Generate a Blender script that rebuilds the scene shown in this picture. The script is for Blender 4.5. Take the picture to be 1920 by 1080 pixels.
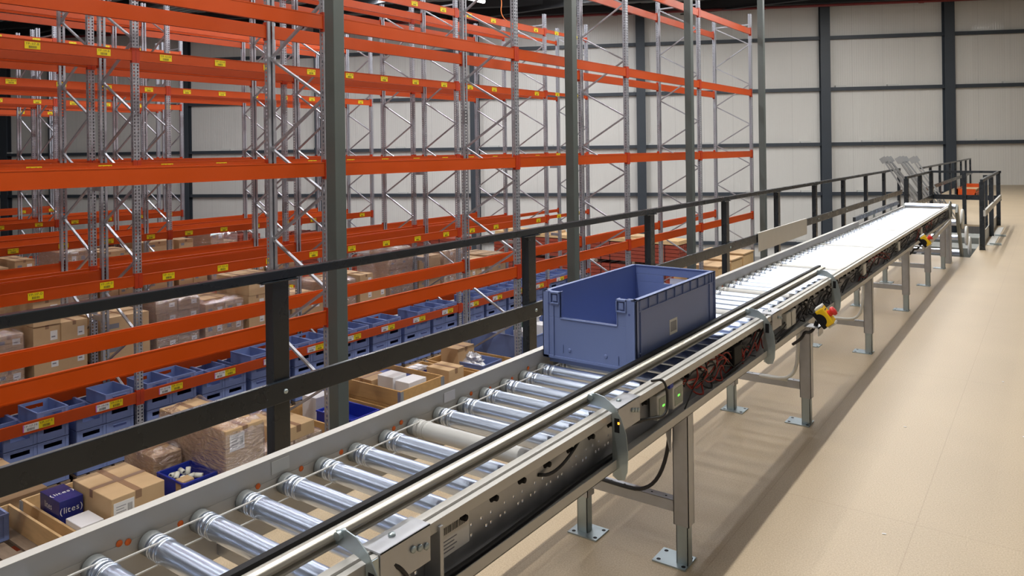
import bpy, math, random
from mathutils import Vector, Matrix
random.seed(7)
for o in list(bpy.data.objects): bpy.data.objects.remove(o)
sc = bpy.context.scene
COL = sc.collection
R = math.radians

# ---------------------------------------------------------------- camera
F_PX, CY, ROLL, YAW, CAM_H = 1410.46, 281.2, math.atan(.013), R(35.74), 1.65
cd = bpy.data.cameras.new('camera'); cam = bpy.data.objects.new('camera', cd); COL.objects.link(cam)
fw = Vector((-math.sin(YAW), math.cos(YAW), 0)); rt = Vector((math.cos(YAW), math.sin(YAW), 0)); up = Vector((0, 0, 1))
r2 = rt*math.cos(ROLL) - up*math.sin(ROLL); u2 = rt*math.sin(ROLL) + up*math.cos(ROLL)
cam.matrix_world = Matrix(((r2.x, u2.x, -fw.x, 0), (r2.y, u2.y, -fw.y, 0), (r2.z, u2.z, -fw.z, CAM_H), (0, 0, 0, 1)))
cd.sensor_width = 36; cd.lens = F_PX*36/1920; cd.shift_y = (CY-540)/1920; cd.clip_end = 300
sc.camera = cam

# ---------------------------------------------------------------- world, exposure
w = bpy.data.worlds.new('hall_ambient'); sc.world = w; w.use_nodes = True
w.node_tree.nodes['Background'].inputs[0].default_value = (.86, .9, 1, 1)
w.node_tree.nodes['Background'].inputs[1].default_value = .2
sc.view_settings.view_transform = 'Standard'; sc.view_settings.look = 'None'
sc.view_settings.gamma = 1; sc.view_settings.use_curve_mapping = False
sc.view_settings.exposure = .02

# ---------------------------------------------------------------- helpers
def tag(o, label=None, cat=None, group=None, kind=None):
    if label: o['label'] = label
    if cat: o['category'] = cat
    if group: o['group'] = group
    if kind: o['kind'] = kind
    return o
def thing(name, label, cat, loc=(0, 0, 0), group=None, rot=(0, 0, 0)):
    o = bpy.data.objects.new(name, None); COL.objects.link(o); o.location = loc; o.rotation_euler = rot
    o.empty_display_size = .1
    return tag(o, label, cat, group)
def copy_obj(o, parent=None, loc=None, rot=None):
    c = o.copy(); COL.objects.link(c); c.parent = parent
    if loc is not None: c.location = loc
    if rot is not None: c.rotation_euler = rot
    return c
def copy_tree(o, parent=None, loc=None):
    c = copy_obj(o, parent, loc)
    for ch in list(o.children): copy_tree(ch, c)
    return c
ORD = 'first second third fourth fifth sixth seventh eighth ninth tenth eleventh twelfth thirteenth fourteenth fifteenth sixteenth seventeenth eighteenth nineteenth twentieth'.split()
ORD += ['twenty-' + o for o in ORD[:9]] + ['thirtieth'] + ['thirty-' + o for o in ORD[:9]] + ['fortieth'] + ['forty-' + o for o in ORD[:9]]

class MB:
    def __init__(s): s.v = []; s.f = []; s.m = []; s.sm = []; s.mats = []
    def mi(s, m):
        if m not in s.mats: s.mats.append(m)
        return s.mats.index(m)
    def add(s, vs, fs, m, smooth=False):
        b = len(s.v); k = s.mi(m)
        s.v += [tuple(v) for v in vs]
        for f in fs: s.f.append([i+b for i in f]); s.m.append(k); s.sm.append(smooth)
        return s
    def box(s, x0, x1, y0, y1, z0, z1, m):
        vs = [(x, y, z) for x in (x0, x1) for y in (y0, y1) for z in (z0, z1)]
        return s.add(vs, [(0, 1, 3, 2), (4, 6, 7, 5), (0, 4, 5, 1), (2, 3, 7, 6), (0, 2, 6, 4), (1, 5, 7, 3)], m)
    def bar(s, a, b, w_, h_, m, upv=(0, 0, 1)):
        a = Vector(a); b = Vector(b); d = (b-a).normalized(); u = Vector(upv)
        if abs(d.dot(u)) > .98: u = Vector((1, 0, 0))
        sd = d.cross(u).normalized(); u = sd.cross(d)
        vs = [p + sd*i*w_/2 + u*j*h_/2 for p in (a, b) for i in (-1, 1) for j in (-1, 1)]
        return s.add(vs, [(0, 1, 3, 2), (4, 6, 7, 5), (0, 4, 5, 1), (2, 3, 7, 6), (0, 2, 6, 4), (1, 5, 7, 3)], m)
    def tube(s, pts, r, m, n=8, caps=True, closed=False):
        pts = [Vector(p) for p in pts]; N = len(pts); vs = []; pu = None
        for i, p in enumerate(pts):
            if closed: d = pts[(i+1) % N]-pts[i-1]
            else: d = pts[min(i+1, N-1)]-pts[max(i-1, 0)]
            d.normalize()
            if pu is None: pu = Vector((0, 0, 1)) if abs(d.z) < .9 else Vector((1, 0, 0))
            sd = d.cross(pu).normalized(); pu = sd.cross(d).normalized()
            for k in range(n):
                a = 2*math.pi*k/n; vs.append(p + (sd*math.cos(a)+pu*math.sin(a))*r)
        fs = [(i*n+k, i*n+(k+1) % n, ((i+1) % N)*n+(k+1) % n, ((i+1) % N)*n+k) for i in range(N if closed else N-1) for k in range(n)]
        s.add(vs, fs, m, True)
        if caps and not closed: s.add(vs[:n], [tuple(range(n))[::-1]], m); s.add(vs[-n:], [tuple(range(n))], m)
        return s
    def lathe(s, prof, m, axis='x', o=(0, 0, 0), n=24, smooth=True):
        vs = []
        for t, r in prof:
            for k in range(n):
                a = 2*math.pi*k/n; c, d = r*math.cos(a), r*math.sin(a)
                p = {'x': (t, c, d), 'y': (d, t, c), 'z': (c, d, t)}[axis]
                vs.append((p[0]+o[0], p[1]+o[1], p[2]+o[2]))
        fs = [(i*n+k, i*n+(k+1) % n, (i+1)*n+(k+1) % n, (i+1)*n+k) for i in range(len(prof)-1) for k in range(n)]
        return s.add(vs, fs, m, smooth)
    def cyl(s, a, b, r, m, n=16): return s.tube([a, b], r, m, n)
    def quad(s, a, b, c, d, m): return s.add([a, b, c, d], [(0, 1, 2, 3)], m)
    def prism(s, poly, axis, t0, t1, m, flip=False):
        n = len(poly)
        def P(q, t): return {'x': (t, q[0], q[1]), 'y': (q[0], t, q[1]), 'z': (q[0], q[1], t)}[axis]
        vs = [P(q, t0) for q in poly] + [P(q, t1) for q in poly]
        fs = [tuple(range(n)), tuple(range(2*n-1, n-1, -1))] + [(i, i+n, (i+1) % n+n, (i+1) % n) for i in range(n)]
        return s.add(vs, fs, m)
    def text(s, body, o, rv, uv, size, m, center=True):
        o = Vector(o); rv = Vector(rv); uv = Vector(uv); x = 0; items = []
        for ch in body:
            g = GL.get(ch)
            if g: items.append((x, g)); x += g[2]
            else: x += .35
        off = -x/2 if center else 0
        for gx, (vs, fs, _) in items:
            s.add([o + rv*((v[0]+gx+off)*size) + uv*(v[1]*size) for v in vs], fs, m)
        return s
    def build(s, name, parent=None, loc=None, org=None, bevel=0, link=True):
        me = bpy.data.meshes.new(name)
        og = Vector(org) if org is not None else Vector((0, 0, 0))
        me.from_pydata([tuple(Vector(v)-og) for v in s.v], [], s.f); me.update()
        for m in s.mats: me.materials.append(m)
        me.polygons.foreach_set('material_index', s.m); me.polygons.foreach_set('use_smooth', s.sm)
        import bmesh
        bm = bmesh.new(); bm.from_mesh(me); bmesh.ops.recalc_face_normals(bm, faces=bm.faces); bm.to_mesh(me); bm.free()
        o = bpy.data.objects.new(name, me)
        if link: COL.objects.link(o)
        if parent is not None: o.parent = parent
        if loc is not None: o.location = loc
        if bevel:
            b = o.modifiers.new('edge', 'BEVEL'); b.width = bevel; b.segments = 2; b.limit_method = 'ANGLE'
        return o

# glyph outlines for the writing on labels
GL = {}
def make_glyphs():
    for ch in 'ABCDEFGHIJKLMNOPQRSTUVWXYZabcdefghijklmnopqrstuvwxyz0123456789-()':
        cu = bpy.data.curves.new('glyph', 'FONT'); cu.body = ch; cu.size = 1; cu.resolution_u = 2
        ob = bpy.data.objects.new('glyph', cu); COL.objects.link(ob)
        dg = bpy.context.evaluated_depsgraph_get()
        me = bpy.data.meshes.new_from_object(ob.evaluated_get(dg))
        vs = [tuple(v.co[:2]) for v in me.vertices]; fs = [tuple(p.vertices) for p in me.polygons]
        x1 = max([v[0] for v in vs] or [.3])
        GL[ch] = (vs, fs, x1+.08)
        bpy.data.objects.remove(ob); bpy.data.meshes.remove(me); bpy.data.curves.remove(cu)
make_glyphs()

# ---------------------------------------------------------------- materials
def mat(name, col, rough=.5, metal=0, var=.0, scale=8, bump=0, rvar=0, spec=.5, alpha=1, trans=0, emit=None, es=0, stretch=(1, 1, 1), coat=0):
    m = bpy.data.materials.new(name); m.use_nodes = True; nt = m.node_tree; N = nt.nodes; L = nt.links
    p = N['Principled BSDF']
    p.inputs['Base Color'].default_value = (*col, 1); p.inputs['Roughness'].default_value = rough
    p.inputs['Metallic'].default_value = metal; p.inputs['Specular IOR Level'].default_value = spec
    p.inputs['Alpha'].default_value = alpha; p.inputs['Transmission Weight'].default_value = trans
    p.inputs['Coat Weight'].default_value = coat
    if emit: p.inputs['Emission Color'].default_value = (*emit, 1); p.inputs['Emission Strength'].default_value = es
    if var or bump or rvar:
        tc = N.new('ShaderNodeTexCoord'); mp = N.new('ShaderNodeMapping'); mp.inputs['Scale'].default_value = stretch
        L.new(tc.outputs['Object'], mp.inputs['Vector'])
        nz = N.new('ShaderNodeTexNoise'); nz.inputs['Scale'].default_value = scale; nz.inputs['Detail'].default_value = 5
        L.new(mp.outputs[0], nz.inputs['Vector'])
        if var:
            mx = N.new('ShaderNodeMix'); mx.data_type = 'RGBA'
            mx.inputs[6].default_value = (*[c*(1-var) for c in col], 1); mx.inputs[7].default_value = (*[min(1, c*(1+var)) for c in col], 1)
            L.new(nz.outputs[0], mx.inputs[0]); L.new(mx.outputs[2], p.inputs['Base Color'])
        if rvar:
            mr = N.new('ShaderNodeMapRange'); mr.inputs['From Min'].default_value = .3; mr.inputs['From Max'].default_value = .7
            mr.inputs['To Min'].default_value = max(.02, rough-rvar); mr.inputs['To Max'].default_value = rough+rvar
            L.new(nz.outputs[0], mr.inputs['Value']); L.new(mr.outputs[0], p.inputs['Roughness'])
        if bump:
            b = N.new('ShaderNodeBump'); b.inputs['Strength'].default_value = bump; b.inputs['Distance'].default_value = .01
            L.new(nz.outputs[0], b.inputs['Height']); L.new(b.outputs[0], p.inputs['Normal'])
    return m
def math_node(nt, op, a, b=None):
    n = nt.nodes.new('ShaderNodeMath'); n.operation = op
    for i, q in enumerate((a, b)):
        if q is None: continue
        if isinstance(q, (int, float)): n.inputs[i].default_value = q
        else: nt.links.new(q, n.inputs[i])
    return n.outputs[0]

M = {}
M['orange'] = mat('orange_powder_coat', (.50, .060, .002), .40, var=.08, scale=3, rvar=.05, spec=.4)
M['orange_end'] = mat('red_orange_connector', (.44, .034, .004), .42, var=.1)
M['galv'] = mat('galvanised_steel', (.45, .46, .49), .42, .75, var=.18, scale=25, rvar=.12)
M['zinc'] = mat('zinc_plate', (.42, .49, .52), .38, .8, var=.10, scale=14, rvar=.10)
M['rail'] = mat('grey_painted_rail', (.50, .49, .47), .42, .15, var=.06, scale=6, rvar=.06)
M['alu'] = mat('anodised_aluminium', (.44, .42, .37), .42, .7, var=.05, scale=9, rvar=.06, stretch=(1, .05, 1))
M['roller'] = mat('polished_steel_roller', (.58, .66, .82), .275, .95)
M['roller_grey'] = mat('matt_grey_roller', (.46, .46, .45), .42, .15, var=.08, scale=12)
M['cap'] = mat('grey_end_cap', (.20, .215, .22), .4, .1)
M['black'] = mat('black_plastic', (.008, .008, .010), .6, spec=.25)
M['rubber'] = mat('black_cable_sheath', (.015, .015, .017), .5)
M['redwire'] = mat('red_wire', (.35, .03, .02), .5)
M['bluewire'] = mat('blue_plug', (.02, .05, .4), .5)
M['anth'] = mat('anthracite_paint', (.012, .017, .024), .28, var=.1, scale=5, rvar=.04, spec=.55)
M['anthtop'] = M['anth']
M['column'] = mat('grey_green_column_paint', (.085, .098, .092), .45, var=.12, scale=2)
M['wallcol'] = mat('dark_blue_grey_steel', (.045, .055, .068), .45, var=.1, scale=2)
M['tote'] = mat('blue_plastic', (.155, .21, .43), .42, var=.05, scale=4)
M['totedark'] = mat('blue_plastic_dark', (.05, .075, .24), .45)
M['navy'] = mat('royal_blue_plastic', (.012, .03, .33), .35)
M['navybox'] = mat('navy_printed_card', (.015, .02, .16), .35, var=.1)
M['card'] = mat('cardboard', (.50, .325, .175), .75, var=.10, scale=5)
M['card2'] = mat('pale_cardboard', (.56, .38, .21), .75, var=.10, scale=6)
M['card3'] = mat('dull_cardboard', (.40, .27, .16), .78, var=.12, scale=4)
M['tape'] = mat('brown_tape', (.30, .18, .105), .3)
M['white'] = mat('white_paper', (.78, .77, .76), .6)
M['whitebox'] = mat('white_card', (.74, .73, .76), .55)
M['ink'] = mat('black_ink', (.02, .02, .02), .6)
M['greyink'] = mat('grey_ink', (.22, .22, .25), .6)
M['yellow'] = mat('yellow_label', (.80, .62, .0), .5)
M['pink'] = mat('magenta_strip', (.6, .1, .5), .5)
M['wood'] = mat('pale_pine', (.62, .41, .20), .65, var=.22, scale=4, stretch=(1, 6, 6))
M['wood2'] = mat('amber_plywood', (.50, .29, .11), .55, var=.22, scale=4, stretch=(1, 6, 6))
M['oldwood'] = mat('weathered_pallet_wood', (.23, .165, .115), .8, var=.3, scale=5, stretch=(1, 6, 6))
M['beltclear'] = mat('clear_round_belt', (.72, .72, .70), .25, alpha=.7)
M['orangecap'] = mat('orange_plug', (.85, .16, .02), .5)
M['red'] = mat('red_button', (.62, .03, .03), .3)
M['yel2'] = mat('yellow_housing', (.78, .50, .01), .4)
M['lightgrey'] = mat('light_grey_plastic', (.60, .60, .57), .45)
M['green'] = mat('green_led', (.1, .9, .1), .4, emit=(.2, 1, .1), es=1.2)
M['amber'] = mat('amber_led', (.9, .4, .05), .4, emit=(1, .35, .02), es=4)
M['pcb'] = mat('circuit_board', (.30, .34, .28), .5, var=.4, scale=60)
M['pipe'] = mat('red_sprinkler_pipe', (.2, .02, .02), .4)
M['deckedge'] = mat('steel_edge', (.12, .12, .12), .5)
M['concrete'] = mat('concrete_floor', (.32, .31, .30), .5, var=.12, scale=1.2)
M['darksteel'] = mat('dark_roof_steel', (.022, .023, .026), .6)
M['toeboard'] = mat('pale_grey_toe_board', (.50, .49, .46), .45, var=.05)
M['machine'] = mat('grey_green_machine', (.17, .18, .165), .45, var=.08)
M['cord'] = mat('orange_cord', (.8, .22, .04), .5)
M['bagsilver'] = mat('silver_bag_film', (.62, .62, .66), .22, .55, bump=.8, scale=30)
M['silvertape'] = mat('white_tube', (.75, .75, .66), .4)
M['greenbox'] = mat('dark_green_box', (.03, .12, .07), .5)

def film_material():
    m = bpy.data.materials.new('stretch_film'); m.use_nodes = True; nt = m.node_tree; N = nt.nodes; L = nt.links
    N.clear()
    out = N.new('ShaderNodeOutputMaterial'); mx = N.new('ShaderNodeMixShader'); tr = N.new('ShaderNodeBsdfTransparent')
    gl = N.new('ShaderNodeBsdfGlossy'); gl.inputs['Roughness'].default_value = .16; gl.inputs['Color'].default_value = (.95, .92, .97, 1)
    tc = N.new('ShaderNodeTexCoord'); mp = N.new('ShaderNodeMapping'); mp.inputs['Scale'].default_value = (2.5, 2.5, 7); mp.inputs['Rotation'].default_value = (.5, .3, .2)
    nz = N.new('ShaderNodeTexNoise'); nz.inputs['Scale'].default_value = 2.6; nz.inputs['Detail'].default_value = 6; nz.inputs['Distortion'].default_value = 1.6
    bp = N.new('ShaderNodeBump'); bp.inputs['Strength'].default_value = 1; bp.inputs['Distance'].default_value = .06
    fr = N.new('ShaderNodeLayerWeight'); fr.inputs['Blend'].default_value = .25
    mr = N.new('ShaderNodeMapRange'); mr.inputs['To Min'].default_value = .16; mr.inputs['To Max'].default_value = .95
    L.new(tc.outputs['Object'], mp.inputs[0]); L.new(mp.outputs[0], nz.inputs[0]); L.new(nz.outputs[0], bp.inputs['Height'])
    L.new(bp.outputs[0], gl.inputs['Normal']); L.new(bp.outputs[0], fr.inputs['Normal']); L.new(fr.outputs['Facing'], mr.inputs['Value'])
    L.new(mr.outputs[0], mx.inputs[0]); L.new(tr.outputs[0], mx.inputs[1]); L.new(gl.outputs[0], mx.inputs[2]); L.new(mx.outputs[0], out.inputs[0])
    return m
M['stored'] = mat('dull_red_stored_steel', (.28, .045, .022), .5, var=.15, scale=4)
M['film'] = film_material()
M['stand'] = mat('bright_galvanised_tube', (.40, .41, .42), .35, .6)

def perforated():
    """galvanised post: real see-through holes, two columns on the face and one on each flank"""
    m = mat('perforated_galvanised_post', (.40, .41, .45), .42, .6, var=.12, scale=20, rvar=.1); nt = m.node_tree; N = nt.nodes; L = nt.links
    tc = N.new('ShaderNodeTexCoord'); sp = N.new('ShaderNodeSeparateXYZ'); L.new(tc.outputs['Object'], sp.inputs[0])
    x, y, z = sp.outputs
    fz = math_node(nt, 'ABSOLUTE', math_node(nt, 'SUBTRACT', math_node(nt, 'FRACT', math_node(nt, 'MULTIPLY', z, 20)), .5))
    row = math_node(nt, 'LESS_THAN', fz, .28)
    ay = math_node(nt, 'ABSOLUTE', y)
    colf = math_node(nt, 'LESS_THAN', math_node(nt, 'ABSOLUTE', math_node(nt, 'SUBTRACT', ay, .027)), .011)
    onf = math_node(nt, 'GREATER_THAN', x, .0325)
    cols = math_node(nt, 'LESS_THAN', math_node(nt, 'ABSOLUTE', math_node(nt, 'SUBTRACT', x, .006)), .009)
    ons = math_node(nt, 'GREATER_THAN', ay, .0485)
    a = math_node(nt, 'MULTIPLY', colf, onf); b = math_node(nt, 'MULTIPLY', cols, ons)
    hole = math_node(nt, 'MULTIPLY', row, math_node(nt, 'MAXIMUM', a, b))
    L.new(math_node(nt, 'SUBTRACT', 1, hole), N['Principled BSDF'].inputs['Alpha'])
    return m
M['perf'] = perforated()

def chipboard():
    m = mat('chipboard_deck', (.60, .46, .30), .48, var=0); nt = m.node_tree; N = nt.nodes; L = nt.links; p = N['Principled BSDF']
    tc = N.new('ShaderNodeTexCoord')
    n1 = N.new('ShaderNodeTexNoise'); n1.inputs['Scale'].default_value = 160; n1.inputs['Detail'].default_value = 3
    n2 = N.new('ShaderNodeTexNoise'); n2.inputs['Scale'].default_value = 1.3; n2.inputs['Detail'].default_value = 4
    L.new(tc.outputs['Object'], n1.inputs[0]); L.new(tc.outputs['Object'], n2.inputs[0])
    r1 = N.new('ShaderNodeValToRGB'); r1.color_ramp.elements[0].position = .35; r1.color_ramp.elements[1].position = .68
    r1.color_ramp.elements[0].color = (.40, .31, .20, 1); r1.color_ramp.elements[1].color = (.52, .415, .285, 1)
    L.new(n1.outputs[0], r1.inputs[0])
    mx = N.new('ShaderNodeMix'); mx.data_type = 'RGBA'; mx.blend_type = 'MULTIPLY'; mx.inputs[0].default_value = .35
    r2_ = N.new('ShaderNodeValToRGB'); r2_.color_ramp.elements[0].color = (.78, .78, .80, 1); r2_.color_ramp.elements[0].position = .3; r2_.color_ramp.elements[1].position = .7
    L.new(n2.outputs[0], r2_.inputs[0]); L.new(r1.outputs[0], mx.inputs[6]); L.new(r2_.outputs[0], mx.inputs[7]); 
    # board joints every 2.05 m / .6 m (faint)
    sp = N.new('ShaderNodeSeparateXYZ'); L.new(tc.outputs['Object'], sp.inputs[0])
    jx = math_node(nt, 'LESS_THAN', math_node(nt, 'ABSOLUTE', math_node(nt, 'SUBTRACT', math_node(nt, 'FRACT', math_node(nt, 'ADD', math_node(nt, 'MULTIPLY', sp.outputs[0], 1/.62), .31)), .5)), .0035)
    jy = math_node(nt, 'LESS_THAN', math_node(nt, 'ABSOLUTE', math_node(nt, 'SUBTRACT', math_node(nt, 'FRACT', math_node(nt, 'MULTIPLY', sp.outputs[1], 1/2.44)), .5)), .001)
    j = math_node(nt, 'MULTIPLY', math_node(nt, 'MAXIMUM', jx, jy), .28)
    m3 = N.new('ShaderNodeMix'); m3.data_type = 'RGBA'; m3.inputs[7].default_value = (.25, .17, .1, 1)
    L.new(j, m3.inputs[0]); L.new(mx.outputs[2], m3.inputs[6]); L.new(m3.outputs[2], p.inputs['Base Color'])
    b = N.new('ShaderNodeBump'); b.inputs['Strength'].default_value = .03; b.inputs['Distance'].default_value = .001
    L.new(n1.outputs[0], b.inputs['Height']); L.new(b.outputs[0], p.inputs['Normal'])
    return m
M['chip'] = chipboard()

def panel_wall():
    """cream sandwich panels: vertical joints along the wall's own length, thin ribs"""
    m = mat('cream_sandwich_panel', (.7, .68, .63), .33, rvar=.0); nt = m.node_tree; N = nt.nodes; L = nt.links; p = N['Principled BSDF']
    tc = N.new('ShaderNodeTexCoord'); sp = N.new('ShaderNodeSeparateXYZ'); L.new(tc.outputs['Object'], sp.inputs[0])
    s_ = sp.outputs[0]
    jf = math_node(nt, 'LESS_THAN', math_node(nt, 'ABSOLUTE', math_node(nt, 'SUBTRACT', math_node(nt, 'FRACT', math_node(nt, 'MULTIPLY', s_, 1/1.19)), .5)), .007)
    nz = N.new('ShaderNodeTexNoise'); nz.inputs['Scale'].default_value = .6; L.new(tc.outputs['Object'], nz.inputs[0])
    mx = N.new('ShaderNodeMix'); mx.data_type = 'RGBA'; mx.inputs[6].default_value = (.70, .68, .635, 1); mx.inputs[7].default_value = (.74, .72, .675, 1)
    L.new(nz.outputs[0], mx.inputs[0])
    m2 = N.new('ShaderNodeMix'); m2.data_type = 'RGBA'; m2.inputs[7].default_value = (.50, .48, .45, 1)
    L.new(math_node(nt, 'MULTIPLY', jf, .5), m2.inputs[0]); L.new(mx.outputs[2], m2.inputs[6]); L.new(m2.outputs[2], p.inputs['Base Color'])
    gl = math_node(nt, 'LESS_THAN', math_node(nt, 'ABSOLUTE', math_node(nt, 'SUBTRACT', s_, 5.74)), .6)
    L.new(math_node(nt, 'SUBTRACT', .36, math_node(nt, 'MULTIPLY', gl, .24)), p.inputs['Roughness'])
    wv = math_node(nt, 'SINE', math_node(nt, 'MULTIPLY', s_, 70))
    b = N.new('ShaderNodeBump'); b.inputs['Strength'].default_value = .25; b.inputs['Distance'].default_value = .004
    L.new(wv, b.inputs['Height']); L.new(b.outputs[0], p.inputs['Normal'])
    return m
M['panel'] = panel_wall()
M['deck'] = mat('grey_roof_deck', (.42, .45, .44), .5, .1, var=.1, scale=1)

# ---------------------------------------------------------------- lamps (strip luminaires under the roof)
LAMPS = []
def luminaire(x, y, z, L_=2.9, power=100, colr=(1, .98, .94), label='', rz=0):
    t = thing('strip_light', label, 'light', (x, y, z), 'strip lights under the roof', (0, 0, rz))
    MB().box(-.06, .06, -L_/2, L_/2, .0, .07, M['lightgrey']).build('housing', t)
    tb = MB()
    tb.box(-.045, .045, -L_/2+.03, L_/2-.03, -.03, 0, M['lamp'])
    d = tb.build('diffuser', t)
    ld = bpy.data.lights.new('strip_lamp', 'AREA'); ld.shape = 'RECTANGLE'; ld.size = .09; ld.size_y = L_-.06; ld.energy = power; ld.color = colr
    lo = bpy.data.objects.new('strip_lamp', ld); COL.objects.link(lo); lo.parent = t; lo.location = (0, 0, -.036)
    if x > -6: LAMPS.append(lo); return t
    lu = bpy.data.lights.new('deck_fill_lamp', 'AREA'); lu.shape = 'RECTANGLE'; lu.size = .1; lu.size_y = L_-.06; lu.energy = power*.3; lu.color = colr  # added upward fill light that lifts the dark roof deck
    lv = bpy.data.objects.new('deck_fill_lamp', lu); COL.objects.link(lv); lv.parent = t; lv.location = (0, 0, .075); lv.rotation_euler = (math.pi, 0, 0)
    LAMPS.append(lo); return t
M['lamp'] = mat('lit_tube', (1, 1, 1), .5, emit=(1, .98, .95), es=14)
PW = 100
rows = [(-2.35, (1, .96, .89), 1.35, 'above the roller conveyor'), (-4.6, (1, .96, .89), .14, 'above the railing'), (3.2, (1, .95, .88), .10, 'above the open chipboard floor'),
        (-9.35, (.93, .95, 1), .8, 'above the first rack aisle'), (-15.0, (.93, .95, 1), .8, 'above the second rack aisle'), (-20.8, (.93, .95, 1), .7, 'above the third rack aisle'), (-26.5, (.93, .95, 1), .7, 'above the fourth rack aisle')]
for x, c, k, wh in rows:
    n = 0; y = -3.0
    while y < 31 + x*.5:
        kk = k*((1 if y < 10 else .6) if x > -6 else .4+(1.6 if x > -12 else 2.6)*min(1, max(0, (y-4)/12)))
        if .584*abs(x)+.812*y < (27.3 if x > -6 else 28.2): luminaire(x, y, 7.22 if x > -6 else 7.5, power=PW*kk, colr=c, label='white strip light %s, %s from the near end' % (wh, ORD[n]))
        n += 1; y += 4.4 if x < -6 else 3.7
for n, y in enumerate([-1.2, 2.1, 5.4, 8.7] + [11+2.2*k for k in range(9)]):
    luminaire(-3.0, y, 7.15, power=PW*(.45 if y < 0 else .16 if y < 9 else .62), colr=(.97, .98, 1), label='crosswise strip light over the conveyor, %s from the near end' % ORD[n], rz=math.pi/2)
luminaire(-16.5, 20.65, 6.95, 1.4, PW*.4, (.95, .97, 1), 'short bright strip light hanging beyond the rack ends near the back wall')

# ---------------------------------------------------------------- building shell
GZ = -2.95
S = 'structure'
b = MB()   # mezzanine floor with the opening for the descending conveyor
FX0, FX1, FY0, FY1 = -3.05, 14, -6, 44
OX0, OX1, OY0, OY1 = -2.02, -1.0, 12.75, 18.0
for (x0, x1, y0, y1) in ((FX0, OX0, FY0, FY1), (OX1, FX1, FY0, FY1), (OX0, OX1, FY0, OY0), (OX0, OX1, OY1, FY1)):
    b.box(x0, x1, y0, y1, -.038, 0, M['chip'])
tag(b.build('floor'), kind=S)
tag(MB().box(FX0-.02, FX0+.06, FY0, 33.5, -.34, -.04, M['column']).box(OX1, OX1+.08, OY0, OY1, -.3, -.04, M['column']).box(OX0-.08, OX0, OY0, OY1, -.3, -.04, M['column']).build('trim_1'), kind=S)
tag(MB().box(-60, 14, -10, 46, GZ-.1, GZ, M['concrete']).build('ground_floor'), kind=S)
# oblique back wall through (-7.2, 33)
WP = Vector((-7.2, 33, 0)); WD = Vector((.895, .446, 0)).normalized(); WN = Vector((WD.y, -WD.x, 0))  # WN faces the hall
wang = math.atan2(WD.y, WD.x)
def wobj(mb, name, kind=S, lab=None, cat=None):
    o = mb.build(name); o.location = WP; o.rotation_euler = (0, 0, wang)
    if kind: o['kind'] = kind
    return o
wobj(MB().box(-62, 24, 0, .12, GZ, 8.4, M['panel']), 'wall_back')
tag(MB().box(13.9, 14.1, -10, 50, GZ, 8.4, M['panel']).build('wall_right'), kind=S)
tag(MB().box(-60, 14, -10.2, -10, GZ, 8.4, M['panel']).build('wall_front'), kind=S)
tag(MB().box(-60.2, -60, -10, 46, GZ, 8.4, M['panel']).build('wall_left'), kind=S)
# wall columns: distance along the wall from WP
for x in (-42.0, -39.6, -33.3, -27.33, -20.83, -14.34, -7.66, -3.44, 2.6):
    s_ = (x+7.2)/WD.x
    wobj(MB().box(s_-.19, s_+.19, -.30, -.28, GZ, 8, M['wallcol']).box(s_-.19, s_+.19, -.02, -.001, GZ, 8, M['wallcol']).box(s_-.012, s_+.012, -.28, -.02, GZ, 8, M['wallcol']), 'column')
for k, z in enumerate((6.09, 3.98, 1.72, -.32, -2.38)):
    g = MB().box(-62, 24, -.16, 0, z-.07, z+.07, M['wallcol'])
    o = wobj(g, 'girt')
    if z < 4:
        rr = random.Random(k); c = MB(); x = -45
        while x < 9:
            if (k, ) : c.box(x, x+.42, -.15, -.02, z+.07, z+.14, M['lightgrey'])
            x += rr.choice((2.0, 2.2, 2.4, 4.3))
        cc = c.build('cable_clip_box', o)
# ceiling deck (trapezoid ribs), roof beams, edge beam, sprinkler pipe
c = MB(); pts = []; y = -10.0
while y < 48: pts += [(y, 7.95), (y+.12, 7.95), (y+.16, 7.8), (y+.28, 7.8)]; y += .32
for (y0, z0), (y1, z1) in zip(pts, pts[1:]): c.quad((-60, y0, z0), (14, y0, z0), (14, y1, z1), (-60, y1, z1), M['deck'])
tag(c.build('ceiling'), kind=S)
for y in (0.54, 5.54, 10.5, 15.4, 20.4, 25.4, 30.3):
    tag(MB().box(-60, 14, y-.1, y+.1, 7.3, 7.33, M['darksteel']).box(-60, 14, y-.012, y+.012, 7.33, 7.77, M['darksteel']).box(-60, 14, y-.1, y+.1, 7.77, 7.8, M['darksteel']).build('roof_beam'), kind=S)
wobj(MB().box(-62, 24, -.35, -.02, 7.5, 7.8, M['darksteel']).box(-62, 24, -2.6, -2.3, 7.5, 7.79, M['darksteel']), 'beam_back')
t = thing('sprinkler_pipe', 'dark red sprinkler pipe running along the top of the back wall', 'pipe', WP, rot=(0, 0, wang))
MB().cyl((-60, -.75, 7.32), (20, -.75, 7.32), .055, M['pipe'], 10).build('pipe_run', t)
for x in range(-57, 20, 6):
    MB().cyl((x, -.75, 7.32), (x, -.75, 7.8), .03, M['pipe'], 8).lathe([(-.09, .075), (.09, .075)], M['pipe'], 'x', (x, -.75, 7.32), 10).build('hanger', t)
# free standing steel columns beside the first rack
for k, y in enumerate((.58, 5.54, 10.5, 15.4, 20.38)):
    o = MB().box(-6.43, -6.28, y-.075, y+.075, GZ, 7.3, M['column']).box(-6.5, -6.2, y-.14, y+.14, GZ, GZ+.015, M['column']).build('column', bevel=.006); o['kind'] = S

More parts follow.
